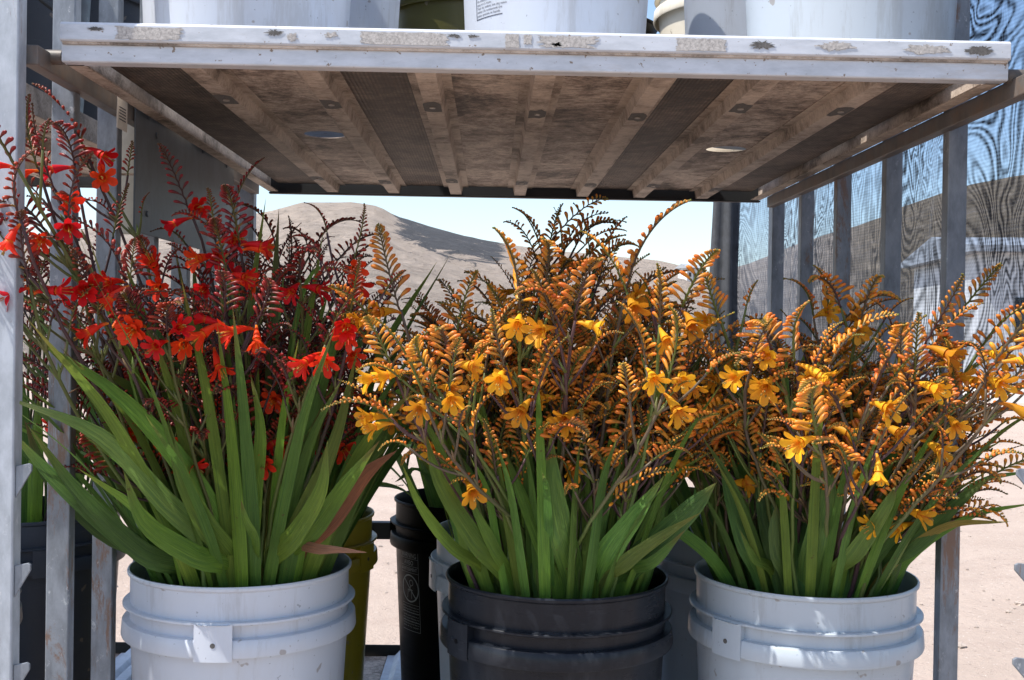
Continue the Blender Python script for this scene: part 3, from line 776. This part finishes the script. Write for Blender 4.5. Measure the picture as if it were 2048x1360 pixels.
def make_flower(kind, seed):
    """funnel flower, tube along +Z, six petals spreading, three stamens"""
    rnd = random.Random(seed); pal = PAL[kind]; mb = MB()
    Lt = rnd.uniform(.022, .029); bend = rnd.uniform(.3, .9)
    pts = []; cols = []; rads = []
    for i in range(8):
        t = i/7; th = bend*t
        pts.append(Vector((math.sin(th)*Lt*t*.6, 0, Lt*t))); rads.append(lerp(.0015, .0062, t**1.5)); cols.append(lc(pal['throat'], pal['petal'], min(1, t*(2.6 if kind == 'red' else 1.3))))
    mb.tube(pts, rads, 10, cols, cap=False)
    T = (pts[-1]-pts[-2]).normalized(); X = T.orthogonal().normalized(); Y = T.cross(X)
    open_ = rnd.choice([.35, .5, .7, .95, 1.15]); Lp = rnd.uniform(.016, .021)
    for k in range(6):
        a = 2*PI*k/6+rnd.uniform(-.1, .1); rad = X*math.cos(a)+Y*math.sin(a); tan = T.cross(rad)
        W = rnd.uniform(.0088, .0108) * (1 if k % 2 else .9); op = open_*rnd.uniform(.85, 1.15); b = len(mb.v); n = 8
        pc = lc(pal['petal'], pal['petal2'], rnd.uniform(0, .4))
        c = pts[-1]+rad*.0045; ang_ = .35
        for i in range(n):
            t = i/(n-1); wv = W*(.42+.58*math.sin(min(1, t*1.25)*PI/2))*(1 if t < .7 else math.sqrt(max(.02, 1-((t-.7)/.3)**2)))
            dirp = T*math.cos(ang_)+rad*math.sin(ang_); nrm = (rad*math.cos(ang_)-T*math.sin(ang_))
            for j in range(5):
                u = (j-2)/2; mb.v.append(c+tan*(u*wv/2)-nrm*((u*u)*.0011*(1-t*.4)) - nrm*(.0004 if j == 2 else 0))
                mb.c.append(lc(lc(pal['throat'], pc, min(1, t*(5 if kind == 'red' else 2.6)+.1)), pal['petal2'], .25 if j == 2 else 0))
            c = c+dirp*(Lp/(n-1)); ang_ += op*1.35/(n-1)*(1.3-t*.6)
        for i in range(n-1):
            for j in range(4): q = b+i*5+j; mb.f.append((q, q+1, q+6, q+5))
    for k in range(3):
        o = (X*rnd.uniform(-1, 1)+Y*rnd.uniform(-1, 1))*.0022
        a = pts[-2]+o*.3; e = pts[-1]+T*rnd.uniform(.013, .017)+o*1.6
        mb.tube([a, (a+e)/2+o*.3, e], .00045, 4, pal['throat']); mb.tube([e, e+T*.0035+o*.3], .0009, 4, (.45, .30, .08))
    me = mb.mesh('flower'); me.materials.append(M['petal']); return me
SPK = {}; FLW = {}; YNG = {}
for kd in ('orange', 'red'):
    SPK[kd] = [make_spike(kd, 10+k, .090+.010*(k % 5), 25+2*(k % 4), 0.5+.25*(k % 6), .022+.001*(k % 4), .30 if k % 3 == 0 else 0.0) for k in range(16)]
    YNG[kd] = [make_spike(kd, 60+k, .050+.007*(k % 4), 19+k % 5, .6+.3*(k % 5), .014, .30) for k in range(7)]
    FLW[kd] = [make_flower(kd, 30+k) for k in range(7)]

def frame(pos, z, x):
    z = z.normalized(); x = x-z*x.dot(z)
    if x.length < 1e-4: x = z.orthogonal()
    x.normalize(); y = z.cross(x)
    m = Matrix((x, y, z)).transposed().to_4x4(); m.translation = pos; return m
def bez(p0, p1, p2, p3, t):
    s = 1-t; return p0*(s*s*s)+p1*(3*s*s*t)+p2*(3*s*t*t)+p3*(t*t*t)
def child(me, name, root, mw, scale=1):
    o = bpy.data.objects.new(name, me); COL.objects.link(o); o.parent = root
    o.matrix_local = Matrix.Translation(-root.location) @ mw @ Matrix.Scale(scale, 4)
    return o
STEMS = []
def make_stem(kind, bx_, by_, tip, rnd, label, group, flowers=1, spikes=3, flower_dir=None, rim=.87, spike_scale=1.0, lean=None, side_fl=.4):
    a = rnd.uniform(0, 2*PI); rr_ = .095*math.sqrt(rnd.random())
    off = Vector((tip.x-bx_, tip.y-by_, 0)); k = min(1, .125/max(off.length, .01))
    rimp = Vector((bx_, by_, rim))+off*k*rnd.uniform(.5, .95)+Vector((rnd.uniform(-.02, .02), rnd.uniform(-.02, .02), 0))
    dd = Vector((rimp.x-bx_, rimp.y-by_, 0))
    if dd.length > .13: rimp = Vector((bx_, by_, rim))+dd.normalized()*.13
    base = Vector((bx_-off.x*.12+rnd.uniform(-.05, .05), by_-off.y*.12+rnd.uniform(-.05, .05), rim-.34))
    root = empty('crocosmia', base, label, 'flower', group)
    hor = (tip-rimp); up = Vector((0, 0, 1))
    c1 = rimp+(rimp-base).normalized()*hor.length*.3; 
    wob = Vector((rnd.uniform(-1, 1), rnd.uniform(-1, 1), 0))*.018
    outv = Vector((off.x, off.y, 0)); outv = outv.normalized() if outv.length > .01 else Vector((rnd.uniform(-1, 1), -1, 0)).normalized()
    c2 = tip-(up*.8+outv*.5+Vector((rnd.uniform(-.35, .35), rnd.uniform(-.25, .25), 0))).normalized()*hor.length*.4
    path = [base+(rimp-base)*t for t in (0, .35, .7)]+[bez(rimp, c1+wob, c2-wob, tip, t/13)+Vector((rnd.uniform(-1, 1), rnd.uniform(-1, 1), 0))*.0011 for t in range(14)]
    pal = PAL[kind]; col = rnd.choice(pal['axis']); col2 = rnd.choice([(.13, .19, .045), (.09, .15, .035), col])
    n = len(path); mb = MB()
    mb.tube(path, [lerp(.0034, .0019, (i/(n-1))**.8) for i in range(n)], 6, [lc(col2, col, sstep(.3, .75, i/n)) for i in range(n)])
    sps = []
    T = (path[-1]-path[-2]).normalized()
    arch = outv*.8+Vector((rnd.uniform(-.7, .7), rnd.uniform(-.9, .2), 0)) if lean is None else lean
    sps.append((tip, T, arch, rnd.uniform(.9, 1.12), True))
    for b in range(spikes-1):
        ti = n-2-int(b*.9)-rnd.randint(0, 2); ti = max(n-7, ti)
        p0 = path[ti]; t0 = (path[ti+1]-path[ti-1]).normalized()
        sd = (1 if (b % 2) else -1)*(1 if rnd.random() < .8 else -1)
        q = t0.cross(Vector((rnd.uniform(-.5, .5), -1, 0))).normalized()*sd
        Lb = rnd.uniform(.03, .085)
        d1 = (t0+q*rnd.uniform(.55, 1.1)).normalized(); d2 = (t0*.6+q*.4+up*.4+Vector((0, -.25*rnd.random(), 0))).normalized()
        p1 = p0+d1*Lb*.45; p2 = p1+d2*Lb*.55
        bp = [bez(p0, p0+d1*Lb*.2, p1, p2, t/5) for t in range(6)]
        mb.tube(bp, [lerp(.0019, .0014, i/5) for i in range(6)], 5, col)
        # pale sheath at the node
        mb.tube([p0-t0*.002, p0+d1*.007+t0*.004, p0+d1*.010+t0*.010], [.0026, .0020, .0003], 5, lc((.20, .13, .07), (.14, .20, .05), rnd.random()))
        sps.append((p2, (bp[-1]-bp[-2]).normalized(), q+outv*.3+Vector((0, -.3, -.2)), rnd.uniform(.6, .92), rnd.random() < .6))
    st = mb.mesh('stem'); st.materials.append(M['stem'])
    o = bpy.data.objects.new('stem', st); COL.objects.link(o); o.parent = root; o.matrix_local = Matrix.Translation(-root.location)
    for k, (p, t, ar, s, full) in enumerate(sps):
        me = rnd.choice(SPK[kind] if full else YNG[kind])
        child(me, 'bud_spike', root, frame(p, t, ar) @ Matrix.Rotation(rnd.uniform(-.7, .7), 4, 'Z') @ Matrix.Diagonal((rnd.uniform(.85, 1.12), rnd.uniform(.85, 1.12), rnd.uniform(.88, 1.12), 1)), s*spike_scale*(.96 if kind == 'orange' else .88))
        nf = 0
        if k == 0: nf = flowers
        elif full and rnd.random() < side_fl: nf = 1
        for j in range(nf):
            if flower_dir is not None and j == 0: fd = Vector(flower_dir)
            else:
                fa = rnd.uniform(0, 2*PI); fd = Vector((math.cos(fa), math.sin(fa)*.5-.45, rnd.uniform(-.1, .5)))
            fp = p-t*(.004+.007*j)
            child(rnd.choice(FLW[kind]), 'flower', root, frame(fp, fd, Vector((0, 0, -1))) @ Matrix.Rotation(rnd.uniform(-.6, .6), 4, 'Z'), rnd.uniform(.85, 1.08)*(.98 if kind == 'red' else 1))
    STEMS.append((root, base, tip, kind, (bx_, by_), 'green' if (col[1] > col[0]) else 'brown'))
    return root
LEAFCOL = [(.12, .245, .035), (.10, .22, .04), (.15, .28, .035), (.08, .18, .035), (.155, .26, .04), (.11, .22, .045)]
def leaf_mesh(ctrl, W, nrm, rnd, col, tipcol=None, twist=0.0, origin=Vector((0, 0, 0))):
    """sword leaf along a Catmull-Rom path through ctrl, pleated lengthwise"""
    pts = [ctrl[0]*2-ctrl[1]]+list(ctrl)+[ctrl[-1]*2-ctrl[-2]]
    path = []
    per = max(4, 22//(len(ctrl)-1))
    for i in range(len(ctrl)-1):
        p0, p1, p2, p3 = pts[i:i+4]
        for k in range(per):
            t = k/per; path.append((p1*2+(p2-p0)*t+(p0*2-p1*5+p2*4-p3)*t*t+(p1*3-p0-p2*3+p3)*t**3)*.5)
    path.append(ctrl[-1])
    n = len(path); mb = MB(); mb.uv = []; C = 9
    pl = [0, .5, -.25, .45, -.9, .45, -.25, .5, 0]
    for i, p in enumerate(path):
        t = i/(n-1); T = (path[min(i+1, n-1)]-path[max(i-1, 0)]).normalized()
        nn = Matrix.Rotation(twist*t, 3, T) @ nrm; nn = (nn-T*nn.dot(T)).normalized(); S = T.cross(nn)
        w = W*(lerp(.62, 1, sstep(0, .38, t)) * (1-max(0, (t-.42)/.58)**1.7)+.0001)
        w *= 1+.04*math.sin(t*19+W*900)
        tc = tipcol or ((.24, .24, .06) if (W*9973) % 1 < .6 else (.24, .12, .05))
        for j in range(C):
            u = j/(C-1)*2-1
            mb.v.append(p+S*(u*w/2)+nn*(-abs(u)*w*.13 + pl[j]*w*.045)-origin)
            c = lc(col, tc, sstep(.80, 1.0, t)*.6); c = lc(c, tuple(x*1.25 for x in c), abs(u)*.25)
            mb.c.append(c); mb.uv.append((u*.5+.5, t*4))
    for i in range(n-1):
        for j in range(C-1):
            q = i*C+j; mb.f.append((q, q+1, q+C+1, q+C))
    me = mb.mesh('leaf'); me.materials.append(M['leaf']); return me
def add_leaf(ctrl, W, nrm, rnd, col, bucket, tipcol=None, twist=0.0, label=None):
    # a leaf is a part of the cut stem whose foot is nearest
    c = [s for s in STEMS if s[4] == bucket]
    s = min(c, key=lambda q: (q[1]-ctrl[0]).length+q[0].get('_n', 0)*.03)
    s[0]['_n'] = s[0].get('_n', 0)+1
    o = bpy.data.objects.new('leaf', leaf_mesh(ctrl, W, nrm, rnd, col, tipcol, twist, s[1])); COL.objects.link(o); o.parent = s[0]
    if label: o['label'] = label
    return o
def rand_leaves(bk, n, rnd, hmin=.12, hmax=.42, spread=.24, W=(.018, .034), bias=(0, 0), front=0.0, dark=1.0):
    bx_, by_ = bk
    for i in range(n):
        a = 2*PI*(i+rnd.random())/n; r = math.sqrt(rnd.uniform(.15, 1))
        o = Vector((math.cos(a), math.sin(a), 0))
        r = max(r, .55) if i % 3 else 1.08
        rim = Vector((bx_, by_, .87))+o*.118*r
        hgt = rnd.uniform(hmin, hmax); s = spread*r*rnd.uniform(.4, 1.1)
        tip = rim+o*s+Vector((bias[0]*rnd.random(), bias[1]*rnd.random(), hgt-s*.25))
        base = rim+Vector((-o.x*.07, -o.y*.07, -.17))
        mid = rim+(tip-rim)*.5+Vector((0, 0, .035*rnd.random()+s*.12))
        nr = (o+Vector((rnd.uniform(-.6, .6), -.5+rnd.uniform(-.6, .6), 0))).normalized()
        col = rnd.choice(LEAFCOL); yel = rnd.random() < .03
        if yel: col = (.26, .22, .05)
        add_leaf([base, rim, mid, tip], rnd.uniform(*W), nr, rnd, col, bk, twist=rnd.uniform(-.7, .7))

def halton(i, b):
    f, r = 1, 0
    while i > 0: f /= b; r += f*(i % b); i //= b
    return r
def bunch(kind, bk, n, rx, ry, h0, dome, tilt, rnd, label, group, shift=(0, 0), fl=.35, spikes=3, jitter=.035):
    for i in range(n):
        u, v = halton(i+1, 2), halton(i+1, 3)
        a = 2*PI*u; r = math.sqrt(v)
        x = bk[0]+shift[0]+rx*r*math.cos(a); y = bk[1]+shift[1]+ry*r*math.sin(a)
        z = CAMZ+h0+dome*(1-r*r)+tilt*r*math.sin(a)+rnd.uniform(-jitter, jitter)
        make_stem(kind, bk[0], bk[1], Vector((x, y, z)), rnd, label, group, flowers=(1 if rnd.random() < fl else 0), spikes=spikes if rnd.random() < .7 else spikes-1, side_fl=fl*.8)
rnd = random.Random(21)
# ---- front left: red
gL = 'red flower stems bunched in the front left white bucket'
lL = 'red flower stem with dark maroon bud spikes, one of the bunch in the front left white bucket'
bunch('red', B_L, 60, .20, .15, -.115, .055, .05, rnd, lL, gL, (-.03, -.03), .22, 6, .035)
for (px, py, d, fd) in [(435, 500, 1.36, (0, -1, .1)), (480, 485, 1.34, (1, -.3, .4)), (318, 560, 1.33, (-.1, -.5, 1)), (283, 640, 1.29, (0, -1, .05)), (335, 665, 1.28, (.7, -.4, .7)), (215, 640, 1.28, (-1, -.3, -.2)),
                        (450, 640, 1.29, (-1, -.3, -.2)), (515, 645, 1.29, (.2, -.8, -.5)), (650, 690, 1.28, (.3, -1, -.1)), (705, 530, 1.36, (.3, -.7, .2)), (700, 640, 1.31, (0, -.8, .1)), (600, 560, 1.34, (-.2, -.6, -.2)), (455, 545, 1.33, (.9, -.5, .3)),
                        (60, 570, 1.22, (-.5, -.8, 0)), (40, 545, 1.24, (-1, -.2, 0)), (380, 420, 1.4, (.4, -.6, .3)), (160, 560, 1.27, (.4, -1, 0)), (250, 560, 1.30, (-.4, -.7, .3))]:
    make_stem('red', *B_L, P(px, py, d), rnd, lL, gL, 2, 5, fd, side_fl=.25)
gT = 'tall red flower stems leaning out beside the left front post'
lT = 'tall red flower stem leaning up and out past the left front post'
for (px, py, d, fd) in [(75, 335, 1.26, (-.6, -.8, 0)), (30, 330, 1.17, (-.9, -.4, .3)), (150, 330, 1.33, (-.8, -.5, .1)), (110, 380, 1.30, (.8, -.6, -.2)), (190, 350, 1.40, (.6, -.7, .1)), (40, 440, 1.17, (-.6, -.5, -.8)), (165, 290, 1.38, (.9, -.4, 0)), (90, 460, 1.24, (.2, -1, 0))]:
    make_stem('red', *B_L, P(px, py, d), rnd, lT, gT, 1, 3, fd, lean=Vector((rnd.uniform(-.8, .8), -.4, 0)), side_fl=.35)
# ---- front centre: orange
gC = 'orange flower stems bunched in the charcoal front bucket'
lC = 'orange flower stem with arching bud spikes, one of the bunch in the charcoal front bucket'
bunch('orange', B_C, 74, .205, .15, -.105, .065, .055, rnd, lC, gC, (.01, -.02), .12, 7, .04)
for (px, py, d, fd) in [(1085, 590, 1.34, (.1, -1, .2)), (1040, 622, 1.28, (0, -1, 0)), (1110, 650, 1.26, (-.7, -.5, .1)), (1150, 640, 1.27, (1, -.3, .1)), (1320, 650, 1.28, (-.1, -1, -.2)), (1365, 615, 1.30, (.4, -.7, -.3)), (848, 790, 1.23, (0, -1, 0)), (900, 725, 1.25, (1, -.3, .2)),
                        (790, 745, 1.26, (-.9, -.3, .3)), (1010, 735, 1.26, (-.4, -.8, 0)), (1330, 780, 1.24, (.2, -.9, -.2)), (870, 770, 1.25, (.6, -.6, .2)), (800, 620, 1.33, (-.5, -.6, .3)), (1250, 590, 1.33, (.5, -.7, .3))]:
    make_stem('orange', *B_C, P(px, py, d), rnd, lC, gC, 1, 5, fd)
# ---- front right: orange
gR = 'orange flower stems bunched in the front right pale bucket'
lR = 'orange flower stem spreading to the right, one of the bunch in the front right pale bucket'
bunch('orange', B_R, 66, .20, .15, -.165, .05, .045, rnd, lR, gR, (.03, -.03), .12, 7, .04)
for (px, py, d, fd) in [(1720, 650, 1.40, (-.5, -.8, .2)), (1890, 665, 1.36, (.2, -.8, -.5)), (1545, 700, 1.27, (-.6, -.8, .1)), (1500, 740, 1.26, (-1, -.5, 0)), (1590, 722, 1.25, (1, -.3, 0)), (1850, 690, 1.28, (.5, -.8, .2)), (1975, 750, 1.22, (.1, -1, 0)), (1635, 870, 1.22, (-1, -.3, 0)),
                        (1755, 900, 1.24, (0, -.7, -.7)), (1740, 800, 1.24, (.4, -.8, .1)), (2000, 800, 1.22, (.8, -.4, 0)), (1830, 760, 1.25, (.3, -1, .1)), (1690, 640, 1.46, (.3, -.6, .4)), (2010, 720, 1.27, (.5, -.6, .3)), (1440, 640, 1.36, (-.6, -.6, .3)), (1960, 700, 1.33, (.3, -.6, .2))]:
    make_stem('orange', *B_R, P(px, py, d), rnd, lR, gR, 1, 5, fd)
# ---- back rows
bunch('red', Y_, 30, .17, .14, -.04, .15, .03, rnd, 'dark red flower stem in shade, one of those in the mustard bucket behind the front red bunch', 'red flower stems in the mustard yellow bucket at the back', (.0, 0), .06, 4, .05)
bunch('orange', A_, 24, .12, .12, .02, .09, .03, rnd, 'orange flower stem in shade, one of those standing behind the charcoal bucket\'s bunch', 'orange flower stems in the pale bucket behind the charcoal one', (.06, 0), .15, 3, .05)
bunch('orange', W_, 16, .16, .12, -.14, .06, .03, rnd, 'shaded orange flower stem behind the front right bunch', 'orange flower stems in the pale bucket behind the front right one', (-.02, 0), .1, 3, .04)
bunch('orange', K_, 10, .16, .12, -.06, .06, .0, rnd, 'shaded flower stem with dark leaves standing in the black back bucket', 'flower stems in the black back bucket', (-.02, 0), .0, 3, .04)
bunch('orange', O_, 12, .10, .10, -.02, .08, .0, rnd, 'shaded orange flower stem in the hidden olive bucket at the very back', 'orange flower stems in the olive back bucket', (-.05, 0), .1, 3, .04)
SL = (-.81, 1.97)
bunch('red', SL, 26, .17, .17, -.07, .16, .0, rnd, 'dark red flower stem on the neighbouring rack behind the left slats', 'red flower stems on the neighbouring rack', (.03, 0), .1, 4, .04)

# ---- leaves drawn from the photograph: foot, points on the way, tip (photo pixel, distance)
def hero(bk, pts, W, rnd, col=None, tipcol=None, twist=0, label=None, tilt=0):
    ctrl = [P(*p) for p in pts]
    foot = ctrl[0]; dv = Vector((foot.x-bk[0], foot.y-bk[1], 0))
    if dv.length > .118-W*.3:
        dv = dv.normalized()*(.118-W*.3); sh = Vector((bk[0]+dv.x, bk[1]+dv.y, foot.z))-foot; ctrl[0] = foot+sh; foot = ctrl[0]
        if len(ctrl) > 2: ctrl[1] = ctrl[1]+sh*.35
    foot2 = Vector((lerp(foot.x, bk[0], .5), lerp(foot.y, bk[1], .4), foot.z-.14))
    nr = Vector((tilt+rnd.uniform(-.35, .35), -1, rnd.uniform(.0, .5))).normalized()
    add_leaf([foot2]+ctrl, W*.82, nr, rnd, col or rnd.choice(LEAFCOL), bk, tipcol, twist, label)
rl = random.Random(5)
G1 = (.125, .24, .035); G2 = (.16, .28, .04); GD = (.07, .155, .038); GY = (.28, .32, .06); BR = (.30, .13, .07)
HL = [
 ([(470, 1168, 1.39), (330, 1010, 1.33), (200, 870, 1.27), (0, 790, 1.20)], .034, (.15, .24, .06), (.45, .50, .22)),
 ([(470, 1160, 1.42), (400, 980, 1.36), (250, 800, 1.30), (45, 662, 1.24)], .036, G1, GY),
 ([(320, 1160, 1.42), (230, 1080, 1.38), (110, 960, 1.33), (0, 838, 1.24)], .034, GD, None),
 ([(300, 1150, 1.45), (190, 1060, 1.42), (95, 950, 1.38), (48, 838, 1.34)], .032, GD, None),
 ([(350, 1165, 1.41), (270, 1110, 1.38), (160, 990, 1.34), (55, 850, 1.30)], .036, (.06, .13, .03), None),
 ([(415, 1172, 1.38), (340, 1100, 1.35), (260, 1010, 1.32), (155, 936, 1.28)], .026, G1, GY),
 ([(470, 1172, 1.37), (390, 1120, 1.33), (290, 1045, 1.29), (247, 942, 1.27)], .036, (.11, .22, .03), None),
 ([(470, 1172, 1.38), (410, 1060, 1.34), (362, 950, 1.31), (335, 835, 1.29)], .034, G1, None),
 ([(455, 1172, 1.40), (440, 1080, 1.40), (430, 930, 1.40), (330, 780, 1.38)], .040, (.08, .16, .035), None),
 ([(495, 1165, 1.46), (480, 900, 1.46), (500, 620, 1.46), (532, 395, 1.45)], .021, (.16, .23, .05), GY),
 ([(530, 1165, 1.46), (540, 900, 1.45), (548, 620, 1.44), (558, 415, 1.42)], .026, (.13, .20, .06), None),
 ([(430, 1150, 1.50), (410, 900, 1.50), (395, 650, 1.49), (386, 508, 1.48)], .024, (.08, .14, .04), None),
 ([(570, 1168, 1.40), (615, 1040, 1.37), (670, 880, 1.35), (715, 700, 1.34)], .030, (.14, .21, .04), GY),
 ([(600, 1160, 1.40), (650, 1060, 1.36), (700, 960, 1.33), (760, 880, 1.30)], .034, G1, BR),
 ([(560, 1172, 1.37), (600, 1080, 1.34), (640, 980, 1.32), (655, 880, 1.31)], .034, G2, None),
 ([(520, 1172, 1.37), (512, 1090, 1.35), (490, 1040, 1.34), (482, 1000, 1.33)], .022, G1, None),
 ([(500, 1172, 1.38), (510, 1000, 1.37), (520, 860, 1.36), (500, 742, 1.35)], .026, G2, None),
 ([(540, 1160, 1.42), (560, 960, 1.42), (600, 800, 1.42), (660, 650, 1.42)], .024, (.20, .21, .04), (.40, .32, .06)),
 ([(450, 1172, 1.42), (380, 930, 1.42), (290, 800, 1.40), (185, 728, 1.36)], .032, G1, None),
 ([(640, 1150, 1.42), (690, 1040, 1.40), (730, 950, 1.38), (795, 900, 1.34)], .034, BR, (.35, .18, .10)),
 ([(650, 1140, 1.37), (680, 1110, 1.35), (735, 1105, 1.32)], .020, (.32, .17, .12), (.35, .2, .15)),
 ([(400, 1172, 1.39), (380, 1110, 1.39), (372, 1050, 1.39)], .020, G2, None),
 ([(520, 1150, 1.5), (600, 600, 1.48), (690, 530, 1.45)], .014, G1, None),
 ([(470, 1168, 1.45), (410, 900, 1.43), (330, 700, 1.42), (230, 560, 1.40)], .030, GD, None),
]
HC = [
 ([(1000, 1188, 1.38), (940, 1080, 1.34), (880, 960, 1.31), (850, 862, 1.29)], .034, G1, None),
 ([(940, 1170, 1.40), (890, 1100, 1.36), (840, 1010, 1.34), (805, 930, 1.32)], .020, G2, GY),
 ([(1160, 1192, 1.37), (1125, 1060, 1.34), (1105, 960, 1.33), (1102, 860, 1.32)], .042, (.10, .20, .04), None),
 ([(1180, 1192, 1.40), (1165, 1000, 1.40), (1150, 880, 1.40), (1145, 765, 1.40)], .028, (.13, .24, .03), None),
 ([(1180, 1190, 1.38), (1178, 1080, 1.38), (1175, 990, 1.38), (1172, 920, 1.38)], .020, G1, None),
 ([(1280, 1180, 1.40), (1340, 1080, 1.36), (1390, 1010, 1.33), (1433, 965, 1.30)], .042, (.07, .15, .04), None),
 ([(1225, 1190, 1.37), (1260, 1130, 1.34), (1320, 1075, 1.31), (1402, 1025, 1.27)], .024, (.15, .23, .05), (.30, .28, .07)),
 ([(1215, 1192, 1.37), (1225, 1110, 1.35), (1270, 1030, 1.33), (1330, 950, 1.32)], .042, (.11, .23, .045), None),
 ([(1120, 1192, 1.38), (1080, 1080, 1.37), (1040, 980, 1.36), (1000, 880, 1.36)], .026, G1, None),
 ([(1000, 1188, 1.38), (980, 1100, 1.36), (960, 1040, 1.35), (930, 980, 1.35)], .020, G1, None),
 ([(1080, 1192, 1.40), (1060, 1000, 1.40), (1080, 880, 1.42), (1100, 790, 1.42)], .024, GD, None),
 ([(1240, 1185, 1.42), (1250, 1000, 1.42), (1235, 880, 1.42), (1220, 780, 1.42)], .024, G1, None),
 ([(1290, 1180, 1.41), (1320, 1000, 1.41), (1370, 880, 1.40), (1400, 820, 1.40)], .028, GD, None),
 ([(1300, 1180, 1.38), (1330, 1130, 1.35), (1370, 1060, 1.33)], .026, (.09, .18, .04), None),
 ([(960, 1180, 1.42), (930, 1060, 1.42), (900, 950, 1.42), (840, 850, 1.42)], .026, GD, None),
]
HR = [
 ([(1625, 1190, 1.38), (1640, 1080, 1.36), (1655, 980, 1.35), (1650, 890, 1.35)], .044, (.10, .19, .045), None),
 ([(1670, 1190, 1.38), (1720, 1110, 1.35), (1770, 1020, 1.33), (1800, 960, 1.33)], .032, (.12, .20, .04), None),
 ([(1570, 1180, 1.39), (1555, 1110, 1.38), (1552, 1050, 1.38), (1553, 1010, 1.38)], .034, (.09, .17, .045), None),
 ([(1500, 1170, 1.42), (1480, 1080, 1.42), (1460, 980, 1.42), (1440, 900, 1.42)], .034, GD, None),
 ([(1740, 1180, 1.40), (1800, 1060, 1.37), (1850, 960, 1.35), (1905, 880, 1.34)], .030, GD, None),
 ([(1790, 1165, 1.40), (1850, 1090, 1.37), (1910, 1010, 1.35), (1985, 950, 1.32)], .030, (.07, .15, .035), None),
 ([(1700, 1185, 1.42), (1760, 1000, 1.42), (1790, 900, 1.42), (1850, 820, 1.42)], .030, GD, None),
 ([(1600, 1185, 1.42), (1600, 1040, 1.43), (1620, 920, 1.43), (1640, 830, 1.43)], .026, GD, None),
 ([(1530, 1170, 1.39), (1500, 1120, 1.38), (1480, 1060, 1.38)], .018, G1, None),
 ([(1700, 1185, 1.38), (1700, 1120, 1.37), (1690, 1070, 1.37)], .022, G2, None),
 ([(1560, 1180, 1.42), (1530, 1040, 1.42), (1520, 940, 1.43), (1500, 860, 1.43)], .026, GD, None),
]
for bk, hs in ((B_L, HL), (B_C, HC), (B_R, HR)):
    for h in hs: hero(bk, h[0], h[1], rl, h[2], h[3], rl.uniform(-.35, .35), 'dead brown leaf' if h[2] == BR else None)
rand_leaves(B_L, 120, rl, .24, .50, .26, (.011, .023), (-.05, -.02))
rand_leaves(B_C, 84, rl, .18, .37, .14, (.009, .018))
rand_leaves(B_R, 76, rl, .15, .34, .18, (.009, .019))
rand_leaves(Y_, 34, rl, .18, .46, .20); rand_leaves(A_, 26, rl, .18, .40, .14); rand_leaves(W_, 24, rl, .15, .36, .14)
rand_leaves(K_, 20, rl, .08, .28, .22); rand_leaves(O_, 8, rl, .12, .34, .14); rand_leaves(SL, 26, rl, .12, .42, .22)

WHERE = {B_L: 'front left white bucket', B_C: 'charcoal front bucket', B_R: 'front right pale bucket', Y_: 'mustard bucket', A_: 'centre rear pale bucket',
         W_: 'right rear pale bucket', K_: 'black back bucket', O_: 'olive back bucket', SL: 'slate bucket beyond slats'}
for bk, wh in WHERE.items():
    ss = [q for q in STEMS if q[4] == bk]
    xs = sorted(q[2].x for q in ss); ys = sorted(q[2].y for q in ss); zs = sorted(q[2].z for q in ss)
    def third(v, arr, names): return names[min(len(names)-1, int(arr.index(v)/len(arr)*len(names)))]
    for q in ss:
        if '_n' in q[0]: del q[0]['_n']
        nf = sum(1 for c in q[0].children if c.name.startswith('flower'))
        side = third(q[2].x, xs, ['far left', 'left', 'middle', 'right', 'far right']); row = third(q[2].y, ys, ['front', 'mid-depth', 'back'])
        size = third(q[2].z, zs, ['short', 'medium', 'tall'])
        fl_ = {0: 'in bud', 1: 'one bloom', 2: 'two blooms', 3: 'three blooms'}.get(nf, 'many blooms')
        q[0]['label'] = f"{size} {q[3]} crocosmia, {fl_}, {side} {row} of the {wh}"

from collections import defaultdict
for _pass in (0, 1):
    by = defaultdict(list)
    for q in STEMS: by[q[0]['label']].append(q)
    for lb, qs in by.items():
        if len(qs) < 2: continue
        qs.sort(key=lambda q: q[2].x)
        if _pass == 0:
            for q in qs: q[0]['label'] = lb.replace(q[3]+' crocosmia', f"{q[5]}-stalked {q[3]} crocosmia")
        else:
            nm = {2: ['leftmost', 'rightmost'], 3: ['leftmost', 'centre', 'rightmost']}.get(len(qs), ['leftmost', 'second', 'third', 'fourth', 'fifth', 'sixth', 'seventh'])
            for q, t in zip(qs, nm): q[0]['label'] = t+' '+lb
